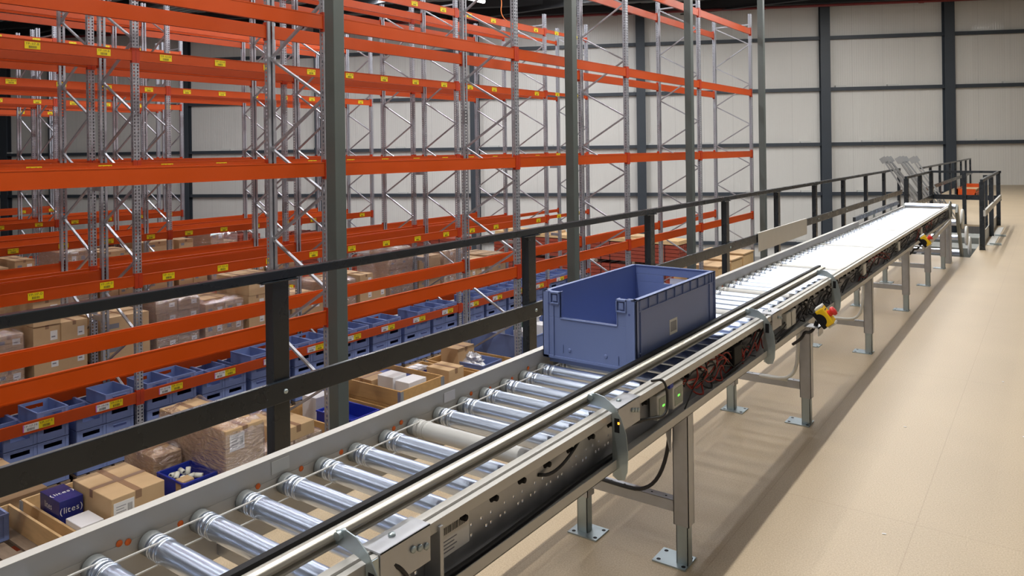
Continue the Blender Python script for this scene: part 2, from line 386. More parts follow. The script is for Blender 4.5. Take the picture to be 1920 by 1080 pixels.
# ---------------------------------------------------------------- railings
def railing(name, label, x, posts, y0, y1, h=1.1, mid=.54, toe=True, m=M['anth'], bolts=True):
    t = thing(name, label, 'railing', (x, (y0+y1)/2, 0)); og = t.location
    MB().box(x-.022, x+.022, y0, y1, h-.045, h, m).build('top_rail', t, org=og, bevel=.004)
    MB().box(x+.03, x+.055, y0, y1, mid-.05, mid+.05, m).build('mid_rail', t, org=og, bevel=.003)
    for y in posts:
        p = MB().box(x-.03, x+.03, y-.045, y+.045, -.25 if toe is None else 0, h-.045, m)
        p.box(x-.034, x+.034, y-.10, y+.10, h-.053, h-.045, m)
        o = p.build('post', t, org=og, bevel=.003)
        if bolts: MB().lathe([(0, 0), (0, .012), (.006, .011), (.009, 0)], M['zinc'], 'x', (x+.055, y, mid), 12).build('bolt', o, org=og)
    return t
py = [.25, 2.22] + [4.31+1.93*k for k in range(15)]
rl = railing('edge_railing', 'long anthracite railing with flat rails along the edge of the chipboard floor', -2.97, [y for y in py if y < 20], -3, 19.9)
railing('back_railing', 'far railing with pale rails running on to the back wall behind the floor opening', -2.62, [22.4, 24.4, 27.0, 28.6, 30.4, 32.2, 34.0], 20.6, 34.2)
MB().box(-2.95, -2.944, -3, 19.9, .0, .12, M['toeboard']).build('toe_board', rl, org=rl.location)
# grey sheet hung on the railing behind the conveyor
tag(MB().box(-2.905, -2.90, 9.1, 11.3, .38, .60, M['toeboard']).box(-2.93, -2.90, 9.1, 11.3, .60, .606, M['toeboard']).build('sheet_panel'), 'plain grey sheet metal panel hung on the railing behind the conveyor', 'panel')

t = thing('stair_railing', 'anthracite railing round the floor opening at the far end of the conveyor', 'railing', (-1.5, 16, 0)); og = t.location
m = M['anth']
MB().box(-2.12, -2.08, 14.7, 18.1, 1.055, 1.1, m).build('top_rail', t, org=og)
MB().box(-2.12, -.86, 18.06, 18.1, 1.055, 1.1, m).build('top_rail', t, org=og)
MB().box(-.93, -.89, 13.7, 18.1, 1.055, 1.1, m).build('top_rail', t, org=og)
MB().box(-2.08, -2.06, 14.7, 18.1, .5, .6, m).build('mid_rail', t, org=og)
MB().box(-2.12, -.86, 18.08, 18.1, .5, .6, m).build('mid_rail', t, org=og)
MB().box(-.89, -.86, 13.7, 18.1, .53, .62, M['toeboard']).build('mid_rail', t, org=og)
for (x, y) in ((-2.1, 14.75), (-2.1, 16.4), (-2.1, 18.05), (-1.5, 18.05), (-.91, 18.05), (-.91, 13.78), (-.91, 15.9), (-1.06, 16.9)):
    MB().box(x-.035, x+.035, y-.045, y+.045, 0, 1.055, m).build('post', t, org=og)
MB().box(-.955, -.945, 13.7, 18.1, 0, .2, M['toeboard']).build('toe_board', t, org=og)
MB().box(-.90, -.80, 14.4, 17.6, 0, .008, M['toeboard']).box(-.86, -.70, 15.9, 15.97, .0, .03, M['zinc']).box(-.86, -.70, 14.5, 14.57, .0, .03, M['zinc']).build('foot_strip', t, org=og)

# ---------------------------------------------------------------- pallet racks
TOPZ = 5.28
def post_mesh():
    b = MB(); z0, z1 = GZ, TOPZ; m = M['perf']
    b.quad((.035, -.05, z0), (.035, .05, z0), (.035, .05, z1), (.035, -.05, z1), m)
    for s_ in (-1, 1):
        b.quad((.035, .05*s_, z0), (-.035, .05*s_, z0), (-.035, .05*s_, z1), (.035, .05*s_, z1), m)
        b.quad((-.035, .05*s_, z0), (-.035, .014*s_, z0), (-.035, .014*s_, z1), (-.035, .05*s_, z1), m)
    b.box(-.06, .06, -.07, .07, z0, z0+.008, M['galv'])
    return b
def brace_mesh(dx):
    """zigzag in the frame's plane; local x from 0 (front post) to -dx (rear post)"""
    b = MB(); m = M['galv']; zf = 1.18-1.09*3; zr = 1.70-1.09*3; n = 7
    for k in range(n):
        a = (-.02, 0, zf+1.09*k); c_ = (-dx+.02, 0, zr+1.09*k)
        b.bar(a, c_, .026, .036, m, (0, 1, 0))
        if k < n-1: b.bar(c_, (-.02, 0, zf+1.09*(k+1)), .026, .036, m, (0, 1, 0))
    b.bar((-.02, 0, 4.99), (-dx+.02, 0, 4.99), .03, .04, m, (0, 1, 0))
    b.bar((-.02, 0, zf), (-dx+.02, 0, zf), .03, .04, m, (0, 1, 0))
    return b
def beam_mesh(L_, hh=.16):
    """local: y 0..L_ between post centres, top at z=0, aisle face towards +x"""
    b = MB(); m = M['orange']
    prof = [(-.045, -hh), (.0, -hh), (.0, -.035), (.0, 0), (-.028, 0), (-.028, -.016), (-.045, -.016)]
    b.prism([(p[0], p[1]) for p in prof], 'y', .05, L_-.05, m)
    b.box(0, .0035, .05, L_-.05, -hh, -hh+.012, m)
    b.box(0, .0035, .05, L_-.05, -.012, 0, m)
    for y0, y1 in ((.0, .06), (L_-.06, L_)):
        b.box(.003, .008, y0+.002, y1-.002, -hh-.03, .03, M['orange_end'])
        yy = .055 if y0 == 0 else L_-.055
        b.box(-.05, .008, yy-.004, yy+.004, -hh-.03, .03, M['orange_end'])
    return b
POST = post_mesh().build('post', link=False)
BR = {}; BE = {}
LBL = {}
def rack_label(txt, fill='yellow'):
    k = (txt, fill)
    if k not in LBL:
        b = MB(); W, H_ = .19, .095
        b.box(0, .002, -W/2, W/2, -H_/2, H_/2, M[fill])
        b.text(txt, (.003, 0, .008), (0, 1, 0), (0, 0, 1), .042 if len(txt) < 9 else .037, M['ink'])
        rr = random.Random(txt); y = -.045
        while y < .045:
            w_ = rr.choice((.002, .003, .005)); b.box(.002, .0028, y, y+w_, -.038, -.005, M['ink']); y += w_+rr.choice((.003, .005))
        if fill == 'white': b.box(.0021, .0026, -W/2, -W/2+.012, -H_/2, H_/2, M['pink'])
        LBL[k] = b.build('location_label', link=False)
    return LBL[k]
LEVELS = [(4.87, 'A'), (3.2, 'B'), (1.54, 'C'), (-.13, 'D'), (-1.85, 'E')]
def rack(label, xf, dx, ys, prefix=None, first=117, spacer=False, thin_last=False, levels=LEVELS):
    t = thing('pallet_rack', label, 'rack', (xf-.035, 0, GZ), 'rows of pallet racking')
    T = lambda o, x, y, z, rz=0: copy_obj(o, t, (x, y, z-GZ), (0, 0, rz))
    if dx not in BR: BR[dx] = brace_mesh(dx-.07).build('brace', link=False)
    for i, y in enumerate(ys):
        T(POST, 0, y, 0); T(POST, -(dx-.07), y, 0, math.pi)
        T(BR[dx], 0, y, 0)
        if spacer:
            for z in (1.13, -.9, 3.9): MB().box(-(dx-.04)-.27, -(dx-.04), y-.03, y+.03, z-.04, z+.04, M['galv']).build('row_spacer', t, (0, 0, -GZ))
    num = first
    for i, (ya, yb) in enumerate(zip(ys, ys[1:])):
        L_ = round(yb-ya, 3); thin = thin_last and i == len(ys)-2
        key = (L_, thin)
        if key not in BE: BE[key] = beam_mesh(L_, .085 if thin else .16).build('beam', link=False)
        nlab = 4 if L_ > 3 else 3 if L_ > 2.5 else 2
        for z, letter in levels:
            bf = T(BE[key], .035, ya, z)
            br_ = T(BE[key], -(dx-.07)-.035, yb, z, math.pi)
            if prefix:
                for q in range(nlab):
                    yy = L_*(q+.5)/nlab + (-.08 if letter == 'E' else 0)
                    zc = -.078 if not thin else -.045
                    lb = rack_label('%s-%d-%s' % (prefix, num+2*q, letter)); copy_obj(lb, bf, (.004, yy+(.19 if letter == 'E' else 0), zc))
                    if letter == 'E': copy_obj(rack_label('%s-%d-FB' % (prefix, num+2*q), 'white'), bf, (.004, yy, zc))
        num += 2*nlab
    return t
def grid(k0, k1, extra=()): return [round(5.79+3.7*k, 3) for k in range(k0, k1+1)] + list(extra)
rack('galvanised and orange pallet rack nearest the railing, no yellow labels on its beams', -6.66, 1.08, [round(5.70+3.7*k, 3) for k in range(-2, 5)])
rack('orange pallet rack across the first aisle carrying the yellow YP labels', -11.0, 1.06, grid(-2, 3, (19.1,)), 'YP', 105, True, True)
rack('orange pallet rack back to back behind the YP labelled rack, cartons on its lower level', -12.36, 1.06, grid(-2, 3))
rack('labelled orange pallet rack facing the second aisle', -16.6, 1.1, grid(-1, 2, (15.89,)), 'YN', 101, True)
rack('orange pallet rack back to back behind the labelled second-aisle rack', -18.0, 1.1, grid(-1, 2, (15.89,)))
rack('labelled orange pallet rack facing the third aisle, ending before the second-aisle racks', -22.3, 1.1, grid(-1, 2), 'YM', 101, True)
rack('orange pallet rack back to back behind the third-aisle labelled rack', -23.68, 1.04, grid(0, 2))
rack('farthest orange pallet rack at the left edge, ends nearest the back wall', -28.0, 1.1, grid(0, 1, (12.2,)), 'YL', 101)

# ---------------------------------------------------------------- goods: builders
def carton(name, label, x0, x1, y0, y1, z0, z1, m='card', tape='x', lab=None, group=None, cat='box', tapez=True, glyph=None, topgap=False):
    cx_, cy_ = (x0+x1)/2, (y0+y1)/2
    t = thing(name, label, cat, (cx_, cy_, z0), group); og = t.location
    MB().box(x0, x1, y0, y1, z0, z1, M[m]).build('body', t, org=og, bevel=.006)
    e = .0015; tp = MB(); w_ = .028
    if tape in ('x', 'xy'):
        tp.box(x0-e, x1+e, cy_-w_, cy_+w_, z1, z1+e, M['tape']).box(x1, x1+e, cy_-w_, cy_+w_, z1-.07, z1, M['tape']).box(x0-e, x0, cy_-w_, cy_+w_, z1-.07, z1, M['tape'])
    if tape in ('y', 'xy'):
        tp.box(cx_-w_, cx_+w_, y0-e, y1+e, z1, z1+e*1.4, M['tape']).box(cx_-w_, cx_+w_, y0-e, y0, z1-.07, z1, M['tape'])
    if tape: tp.build('tape', t, org=og)
    if lab:   # white sheet on the face towards the camera side (+x)
        ly, lz, lw, lh = lab
        l = MB().box(x1, x1+.002, y0+ly, y0+ly+lw, z0+lz, z0+lz+lh, M['white'])
        for q in range(4): l.box(x1+.002, x1+.0026, y0+ly+lw*.12, y0+ly+lw*(.5+.1*(q % 2)), z0+lz+lh*(.2+.17*q), z0+lz+lh*(.24+.17*q), M['greyink'])
        for q in range(6): l.box(x1+.002, x1+.0026, y0+ly+lw*(.68+.04*q), y0+ly+lw*(.695+.04*q), z0+lz+lh*.25, z0+lz+lh*.75, M['ink'])
        l.build('address_label', t, org=og)
    return t
def small_carton_mesh(w_, d_, h_, m, lab=True, seed=0):
    b = MB(); e = .0015
    b.box(-d_/2, d_/2, -w_/2, w_/2, 0, h_, M[m])
    b.box(-d_/2-e, d_/2+e, -.025, .025, h_, h_+e, M['tape']).box(d_/2, d_/2+e, -.025, .025, h_-.06, h_, M['tape'])
    if m == 'card' or not lab: b.box(d_/2, d_/2+.001, -w_*.36, -w_*.14, h_*.5, h_*.72, M['greyink'])
    if lab:
        b.box(d_/2, d_/2+.002, w_*.12, w_*.38, h_*.4, h_*.75, M['white'])
        b.box(d_/2+.002, d_/2+.003, w_*.16, w_*.3, h_*.5, h_*.55, M['greyink'])
    return b
def pallet_mesh():
    b = MB(); m = M['oldwood']
    for k in range(7): x = -.6+.095*.5+k*(1.2-.095)/6; b.box(x-.05, x+.05, -.4, .4, .122, .144, m)
    for y in (-.35, 0, .35): b.box(-.6, .6, y-.05, y+.05, .1, .122, m).box(-.6, .6, y-.05, y+.05, 0, .022, m)
    for x in (-.53, 0, .53):
        for y in (-.35, 0, .35): b.box(x-.07, x+.07, y-.05, y+.05, .022, .1, m)
    return b
def pallet_mesh_long():
    """deck boards along x seen from above"""
    b = MB(); m = M['oldwood']
    for k in range(5): y = -.345+k*.1725; b.box(-.6, .6, y-.062, y+.062, .122, .144, m)
    for x in (-.53, 0, .53):
        b.box(x-.07, x+.07, -.4, .4, .1, .122, m).box(x-.07, x+.07, -.4, .4, 0, .022, m)
        for y in (-.35, 0, .35): b.box(x-.07, x+.07, y-.05, y+.05, .022, .1, m)
    return b
PAL = pallet_mesh_long().build('wooden_pallet', link=False)
def pallet(x, y, z, label, group='wooden pallets on the racks'):
    return tag(copy_obj(PAL, None, (x, y, z)), label, 'pallet', group)
def collar(x, y, z, n, label, m='wood', Lx=1.2, Ly=.8):
    t = thing('pallet_collar', label, 'wooden frame', (x, y, z), 'hinged wooden pallet collars on the nearest rack'); th = .022
    for k in range(n):
        z0, z1 = k*.2, k*.2+.193
        for s_ in (-1, 1):
            MB().box(-Lx/2, Lx/2, s_*Ly/2-(th if s_ > 0 else 0), s_*Ly/2+(th if s_ < 0 else 0), z0, z1, M[m]).build('board', t, bevel=.002)
            MB().box(s_*Lx/2-(th if s_ > 0 else 0), s_*Lx/2+(th if s_ < 0 else 0), -Ly/2+th, Ly/2-th, z0, z1, M[m]).build('board', t, bevel=.002)
        h = MB()
        for sx in (-1, 1):
            for sy in (-1, 1):
                h.box(min(sx*Lx/2, sx*(Lx/2+.003)), max(sx*Lx/2, sx*(Lx/2+.003)), min(sy*Ly/2, sy*(Ly/2-.05)), max(sy*Ly/2, sy*(Ly/2-.05)), z0+.01, z1-.01, M['galv'])
                h.box(min(sx*Lx/2, sx*(Lx/2-.05)), max(sx*Lx/2, sx*(Lx/2-.05)), min(sy*Ly/2, sy*(Ly/2+.003)), max(sy*Ly/2, sy*(Ly/2+.003)), z0+.01, z1-.01, M['galv'])
                h.cyl((sx*(Lx/2+.004), sy*(Ly/2+.004), z0+.01), (sx*(Lx/2+.004), sy*(Ly/2+.004), z1-.01), .007, M['galv'], 8)
        h.build('corner_hinge', t)
    return t
def film(x0, x1, y0, y1, z0, z1, label, seed=1, crest=.05):
    """crumpled stretch film round a load"""
    rr = random.Random(seed); nx, ny, nz = 12, 10, 8; g = .018; vs = []; fs = []
    x0 -= g; x1 += g; y0 -= g; y1 += g; z1 += g
    def J(v, k=.014): return (v[0]+rr.uniform(-k, k)*.7, v[1]+rr.uniform(-k, k)*.7, v[2]+rr.uniform(-k, k))
    ring = [(x0+(x1-x0)*i/nx, y0) for i in range(nx)] + [(x1, y0+(y1-y0)*i/ny) for i in range(ny)] + [(x1-(x1-x0)*i/nx, y1) for i in range(nx)] + [(x0, y1-(y1-y0)*i/ny) for i in range(ny)]
    n = len(ring)
    for k in range(nz+1):
        for (x, y) in ring: vs.append(J((x, y, z0+(z1-z0)*k/nz)))
    for k in range(nz):
        for i in range(n): fs.append((k*n+i, k*n+(i+1) % n, (k+1)*n+(i+1) % n, (k+1)*n+i))
    top = len(vs)
    cxy = ((x0+x1)/2, (y0+y1)/2)
    for (x, y) in ring:   # inward lip with ragged crests
        vs.append(J((cxy[0]+(x-cxy[0])*.72, cxy[1]+(y-cxy[1])*.72, z1+rr.uniform(.004, crest)), .02))
    for i in range(n): fs.append((nz*n+i, nz*n+(i+1) % n, top+(i+1) % n, top+i))
    o = MB(); o.add(vs, fs, M['film'], True)
    ob = o.build('stretch_film', org=(cxy[0], cxy[1], z0)); ob.location = (cxy[0], cxy[1], z0)
    sb = ob.modifiers.new('sub', 'SUBSURF'); sb.levels = 1; sb.render_levels = 1
    return tag(ob, label, 'plastic film')
def crate_mesh(w_, d_, h_, m, wall=.012, slot=True, ribs=True, rim=.018, inner=None):
    """open plastic crate; local x is depth d_ (front face at +x), y is width w_, z up"""
    b = MB(); X, Y = d_/2, w_/2; mm = M[m]; ii = M[inner or m]
    b.box(-X+.01, X-.01, -Y+.01, Y-.01, .004, .014, mm)
    b.box(-X, X, -Y, -Y+wall, .01, h_, mm).box(-X, X, Y-wall, Y, .01, h_, mm)
    for sx in (-1, 1):
        xa, xb = (X-wall, X) if sx > 0 else (-X, -X+wall)
        if slot:
            s0, s1 = h_*.52, h_*.80; yw = w_*.30
            b.box(xa, xb, -Y+wall, Y-wall, .01, s0, mm).box(xa, xb, -Y+wall, Y-wall, s1, h_, mm)
            b.box(xa, xb, -Y+wall, -yw, s0, s1, mm).box(xa, xb, yw, Y-wall, s0, s1, mm)
        else: b.box(xa, xb, -Y+wall, Y-wall, .01, h_, mm)
    # rim and corner pillars
    e = .007
    for z0, z1 in ((h_-rim, h_),):
        b.box(-X-e, X+e, -Y-e, -Y, z0, z1, mm).box(-X-e, X+e, Y, Y+e, z0, z1, mm).box(X, X+e, -Y, Y, z0, z1, mm).box(-X-e, -X, -Y, Y, z0, z1, mm)
    if ribs:
        for sy in (-1, 1):
            b.box(X, X+e*.8, min(sy*Y, sy*(Y-.035)), max(sy*Y, sy*(Y-.035)), .01, h_-rim, mm)
            b.box(X-.04, X, min(sy*Y, sy*(Y+e)), max(sy*Y, sy*(Y+e)), .01, h_-rim, mm)
            b.box(-X, -X+.04, min(sy*Y, sy*(Y+e)), max(sy*Y, sy*(Y+e)), .01, h_-rim, mm)
        b.box(X, X+e*.5, -Y+.035, Y-.035, .01, .03, mm)
    return b

# ---------------------------------------------------------------- totes on the ground behind the labelled beams
TOTE = crate_mesh(.385, .58, .205, 'tote').build('storage_tote', link=False)
TOTE2 = crate_mesh(.385, .58, .205, 'tote', slot=False).build('storage_tote', link=False)
t2 = MB()  # variant: handle pocket instead of an open slot
t2.box(.29, .297, -.09, .09, .12, .15, M['totedark']).box(.29, .305, -.10, .10, .15, .158, M['tote'])
POCK = t2.build('hand_pocket', link=False)
si = 0
rr = random.Random(3)
tiers_n = 5
for k in range(-1, 4):
    ya = 5.79+3.7*k; nb = 4 if k < 3 else 2
    for q in range(nb):
        y0 = ya+.12+q*.9
        if y0 < 1.9: continue
        pallet(-11.62, y0+.4, GZ, 'wooden pallet on the ground under the %s pair of blue tote stacks along the aisle' % ORD[(si//2) % 40], 'pallets under the tote stacks')
        kinds = [rr.random() < .35 for _ in range(2)]
        for j in range(2):
            nt_ = tiers_n if rr.random() > .16 else tiers_n-1
            for z in range(nt_):
                pocket = kinds[j] and z != 0 and rr.random() < .85
                src = TOTE2 if pocket else TOTE
                tt = copy_obj(src, None, (-11.33, y0+.2+j*.4, GZ+.146+z*.205))
                where = 'bottom' if z == 0 else 'top' if z == nt_-1 else ORD[z]+' from bottom'
                tag(tt, 'blue stackable tote, %s, in the %s front stack under the E beams' % (where, ORD[si]), 'tote', 'blue stackable totes behind the lowest labelled beam')
                if pocket: copy_obj(POCK, tt, (0, 0, 0))
            if k <= 0:
                nt_ = 4
                for z in range(nt_):
                    tt = copy_obj(TOTE, None, (-11.92, y0+.2+j*.4, GZ+.146+z*.205))
                    where = 'bottom' if z == 0 else 'top' if z == nt_-1 else ORD[z]+' from bottom'
                    tag(tt, 'blue stackable tote, %s, stack behind the %s front stack' % (where, ORD[si]), 'tote', 'blue stackable totes behind the lowest labelled beam')
            si += 1

# ---------------------------------------------------------------- cartons on the E level of the rear racks
SC = {}
def small(w_, d_, h_, m, lab):
    k = (w_, d_, h_, m, lab)
    if k not in SC: SC[k] = small_carton_mesh(w_, d_, h_, m, lab).build('carton', link=False)
    return SC[k]
ZS = -1.85
def load(xc, y0, ztop, seed, place, wrap=False, cols=None):
    rr = random.Random(seed)
    pallet(xc, y0+.4, ZS, 'wooden pallet %s' % place)
    z = ZS+.144; cols = cols or (1 if seed % 4 == 0 else 2); m = rr.choice(('card', 'card2', 'card3', 'card')); n = max(1, round((ztop-z)/rr.choice((.24, .3, .36))))
    h_ = round((ztop-z)/n, 3); w_ = round(.78/cols, 3); lab = rr.random() < .6
    for i in range(n):
        for j in range(cols):
            top = i == n-1
            if top and cols == 2 and j == rr.randrange(2) and rr.random() < .35: continue
            o = copy_obj(small(w_-.008, 1.05, h_-.004, m, lab), None, (xc+.02+rr.uniform(-.02, .02), y0+.4+(j-(cols-1)/2)*w_, z+i*h_), (0, 0, rr.uniform(-.012, .012)))
            side = '' if cols == 1 else (' left' if j == 0 else ' right')
            tag(o, 'brown%s carton, layer %s, %s' % (side, ('one', 'two', 'three', 'four', 'five', 'six')[i], place), 'box', 'cartons stacked on the lower rack level')
    if wrap: film(xc-.52, xc+.56, y0+.01, y0+.79, z, ztop, 'clear stretch film round the cartons %s' % place, seed)
tops3 = [(-1.5, -.9, 0), (-.5, -.7, 0), (.4, -.8, 0), (1.2, -1.0, 0), (2.25, -.95, 0), (3.15, -.6, 1), (4.05, -.95, 1), (4.95, -.5, 0), (5.9, -.97, 0), (6.8, -.85, 1), (7.75, -1.05, 1), (8.6, -.72, 0),
         (9.62, -1.25, 0), (10.5, -1.1, 1), (11.4, -1.05, 0), (12.3, -.62, 1), (13.3, -.9, 0), (14.2, -.85, 1), (15.1, -1.2, 0), (16.0, -.9, 0)]
n3 = 0
for i, (y0, zt, wr) in enumerate(tops3):
    if y0 < 2: continue
    kk = math.floor((y0-2.0)/3.7); y0 = 2.09+3.7*kk+.1+.9*int((y0-2.05-3.7*kk)/.9)
    load(-12.9, y0, zt, 100+i, 'in the %s pallet place behind the YP rack' % ORD[n3], bool(wr)); n3 += 1
tops5 = [(5.9, -.70, 0), (6.8, -.58, 0), (7.7, -.52, 1), (8.6, -.62, 0), (9.6, -.50, 0), (10.5, -.52, 0), (11.4, -.44, 1), (12.25, -1.1, 0), (13.3, -.95, 0)]
for i, (y0, zt, wr) in enumerate(tops5):
    load(-18.55, y0, zt, 200+i, 'in the %s pallet place beyond the second aisle' % ORD[i], bool(wr))

# ---------------------------------------------------------------- goods on the nearest rack's E level
XC_ = -7.16; PT = ZS+.144
def pl(y, which): pallet(XC_, y, ZS, 'weathered wooden pallet %s on the nearest rack' % which)
yP = [2.47, 3.36, 4.25, 5.14, 6.22, 7.1, 7.99, 8.87]
names = ['at the left edge of the photo', 'under the collar with the navy box', 'under the film-wrapped large cartons', 'under the flat wrapped cartons', 'under the collar with the blue tray', 'under the amber collar with white boxes', 'under the collar with the upright carton', 'under the collar with the shallow blue crate']
for y, n_ in zip(yP, names): pl(y, n_)
collar(XC_, 2.47, PT, 1, 'single pale pine collar at the left edge around the light blue tote')
collar(XC_, 3.36, PT, 1, 'single pale pine collar holding the navy box and the large taped carton')
collar(XC_, 6.22, PT, 1, 'single pine collar around the blue tray beside the grey column', 'wood2')
collar(XC_, 7.1, PT, 2, 'double height amber plywood collar holding white boxes', 'wood2')
collar(XC_, 7.99, PT, 1, 'single amber collar holding an upright carton and blue-white packs', 'wood2')
collar(XC_, 8.87, PT, 1, 'single collar around the shallow blue crate with the silver bag', 'wood2')
# pallet 1: blue tote
o = crate_mesh(.34, .36, .24, 'tote').build('storage_tote'); o.location = (-7.63, 2.57, PT)
tag(o, 'light blue tote on the bare pallet at the left edge', 'tote')
# pallet 2: navy box with white lettering, large carton, white box
t = thing('printed_box', 'navy printed box with white lettering in the front pine collar', 'box', (-7.27, 3.10, PT), 'pair of navy boxes')
for i in range(2):
    tt = t if i == 0 else thing('printed_box', 'upper navy box with white lettering on top, stacked in the pine collar', 'box', (-7.27, 3.10, PT+.165), 'pair of navy boxes')
    MB().box(-.19, .19, -.1, .1, 0, .163, M['navybox']).build('body', tt, bevel=.004)
    l = MB().text('lites', (.192, 0, .05), (0, 1, 0), (0, 0, 1), .075, M['white'])
    l.text('(', (.192, -.085, .05), (0, 1, 0), (0, 0, 1), .075, M['white']).text(')', (.192, .085, .05), (0, 1, 0), (0, 0, 1), .075, M['white'])
    l.text('lites', (-.02, -.102, .06), (1, 0, 0), (0, 0, 1), .08, M['white'])
    if i: l.text('lites', (.03, -.0, .1645), (0, 1, 0), (-1, 0, 0), .075, M['white']).text('(', (.03, -.088, .1645), (0, 1, 0), (-1, 0, 0), .08, M['white']).text(')', (.03, .088, .1645), (0, 1, 0), (-1, 0, 0), .08, M['white'])
    l.build('lettering', tt)
t['label'] = 'lower navy box with white lettering, under its twin in the pine collar'
carton('carton', 'large taped brown carton with white address label beside the navy boxes', -7.33, -6.62, 3.22, 3.70, PT, -1.32, 'card2', 'xy', (.02, .2, .18, .14))
carton('white_box', 'low white box in front of the large taped carton', -6.93, -6.655, 2.985, 3.175, PT, -1.47, 'whitebox', None)
# pallet 3
carton('carton', 'lower large brown carton with white label, under its twin on the wrapped pallet', -7.6, -6.42, 4.2, 4.62, PT, -1.39, 'card', 'x', (.04, .12, .16, .14))
carton('carton', 'upper large brown carton with taped top on the wrapped pallet', -7.6, -6.42, 4.2, 4.62, -1.388, -1.0, 'card2', 'xy', (.04, .18, .16, .16))
film(-7.6, -6.42, 4.2, 4.62, PT, -1.02, 'clear stretch film round the two large stacked cartons', 31, .07)
carton('carton', 'brown carton under loose film left of the large stacked cartons', -7.68, -7.12, 3.87, 4.16, PT, -1.30, 'card', 'y')
film(-7.66, -7.13, 3.88, 4.16, -1.6, -1.29, 'loose crumpled film over the carton left of the stacked pair', 33, .05)
o = crate_mesh(.34, .46, .2, 'navy', slot=False).build('plastic_crate'); o.location = (-6.80, 4.03, PT+.1); tag(o, 'royal blue crate holding short white tubes in front of the wrapped cartons', 'crate')
carton('carton', 'flat brown carton under the royal blue crate', -7.05, -6.56, 3.88, 4.18, PT, PT+.1, 'card3', None)
rr = random.Random(5)
for i in range(8):
    a = rr.uniform(0, math.pi); x, y = -6.95+.09*(i % 4)+rr.uniform(-.01, .01), 3.96+.11*(i//4)+rr.uniform(-.01, .01)
    o = MB().lathe([(-.035, .014), (-.035, .024), (.035, .024), (.035, .014), (-.035, .014)], M['silvertape'], 'x', (0, 0, 0), 14).build('white_tube')
    o.location = (x, y, PT+.255+.02*(i % 2)); o.rotation_euler = (0, rr.uniform(-1.2, .3), a)
    tag(o, 'short white tube lying in the royal blue crate, %s of eight' % ORD[i], 'tube', 'white tubes in the royal blue crate')
carton('carton', 'small open brown carton beside the white tubes', -6.72, -6.6, 3.86, 3.98, PT+.11, PT+.31, 'card2', None)
# pallet 4
for i, (x0, x1, y0, y1, z0, z1, lb) in enumerate([(-7.7, -6.6, 4.76, 5.12, PT, -1.42, 'long flat brown carton at the near side of the flat wrapped pallet'), (-7.7, -6.6, 5.14, 5.5, PT, -1.42, 'long flat brown carton at the far side of the flat wrapped pallet'),
        (-7.2, -6.6, 4.98, 5.40, -1.418, -1.27, 'small brown carton on top of the flat wrapped cartons')]):
    carton('carton', lb, x0, x1, y0, y1, z0, z1, ('card', 'card2', 'card2')[i], 'x')
film(-7.7, -6.6, 4.76, 5.5, PT, -1.42, 'clear stretch film round the flat cartons beside the railing post', 35, .03)
# pallet 5
o = crate_mesh(.44, .62, .17, 'navy', ribs=False).build('plastic_tray'); o.location = (-6.98, 6.22, PT+.06); tag(o, 'open blue tray inside the pine collar behind the grey column', 'tray')
carton('white_box', 'white box standing behind the blue tray', -7.62, -7.36, 6.05, 6.3, PT, -1.36, 'whitebox', None)
carton('carton', 'flat brown carton under the blue tray', -7.28, -6.68, 6.02, 6.42, PT, PT+.06, 'card3', None)
# pallet 6
carton('white_box', 'left white box resting in the double amber collar', -7.20, -6.92, 6.93, 7.18, PT, -1.26, 'whitebox', None)
carton('white_box', 'right white box resting in the double amber collar', -6.90, -6.66, 6.95, 7.28, PT, -1.29, 'whitebox', None)
carton('carton', 'brown carton behind the white boxes in the amber collar', -7.62, -7.24, 6.86, 7.2, PT, -1.33, 'card', 'y')
o = MB().box(-.25, .25, -.16, .16, 0, .03, M['totedark']).box(-.23, .23, -.14, .14, .03, .04, M['totedark']).build('crate_lid'); o.location = (-7.35, 7.35, -1.42); tag(o, 'dark blue crate lid at the back of the double amber collar', 'lid')
carton('carton', 'brown carton supporting the dark blue lid', -7.62, -7.1, 7.22, 7.5, PT, -1.42, 'card3', None)
# pallet 7
carton('carton', 'upright brown carton standing above its collar', -7.15, -6.74, 7.82, 8.14, PT, -1.36, 'card2', 'x')
for i in range(4):
    o = MB().box(-.11, .11, -.045, .045, 0, .24, M['whitebox']).box(-.112, .112, -.047, .047, .14, .2, M['navy']).build('blue_white_pack'); o.location = (-7.5, 7.76+.11*i, PT-.0)
    tag(o, 'white pack with blue band in the collar, %s of four' % ORD[i], 'packet', 'blue and white packs behind the upright carton')
# pallet 8
o = crate_mesh(.46, .62, .16, 'tote', slot=False).build('plastic_crate'); o.location = (-7.15, 8.93, PT+.025); tag(o, 'shallow blue crate with crumpled silver bag in the farthest open collar', 'crate')
carton('carton', 'flat brown carton under the shallow blue crate', -7.4, -6.9, 8.76, 9.1, PT, PT+.024, 'card3', None)
def blob(name, x, y, z, sx, sy, sz, m, seed, label, cat):
    rr = random.Random(seed); vs = []; fs = []; nu, nv = 22, 12
    for i in range(nv+1):
        for j in range(nu):
            th = math.pi*i/nv; ph = 2*math.pi*j/nu; k = 1+rr.uniform(-.22, .22)
            vs.append((sx*k*math.sin(th)*math.cos(ph), sy*k*math.sin(th)*math.sin(ph), sz*(max(-.5, k*math.cos(th))+.5)))
    for i in range(nv):
        for j in range(nu): fs.append((i*nu+j, i*nu+(j+1) % nu, (i+1)*nu+(j+1) % nu, (i+1)*nu+j))
    b = MB(); b.add(vs, fs, m); o = b.build(name); o.location = (x, y, z); return tag(o, label, cat)
blob('plastic_bag', -7.2, 8.9, PT+.05, .2, .13, .15, M['bagsilver'], 4, 'crumpled silver plastic bag lying in the shallow blue crate', 'bag')
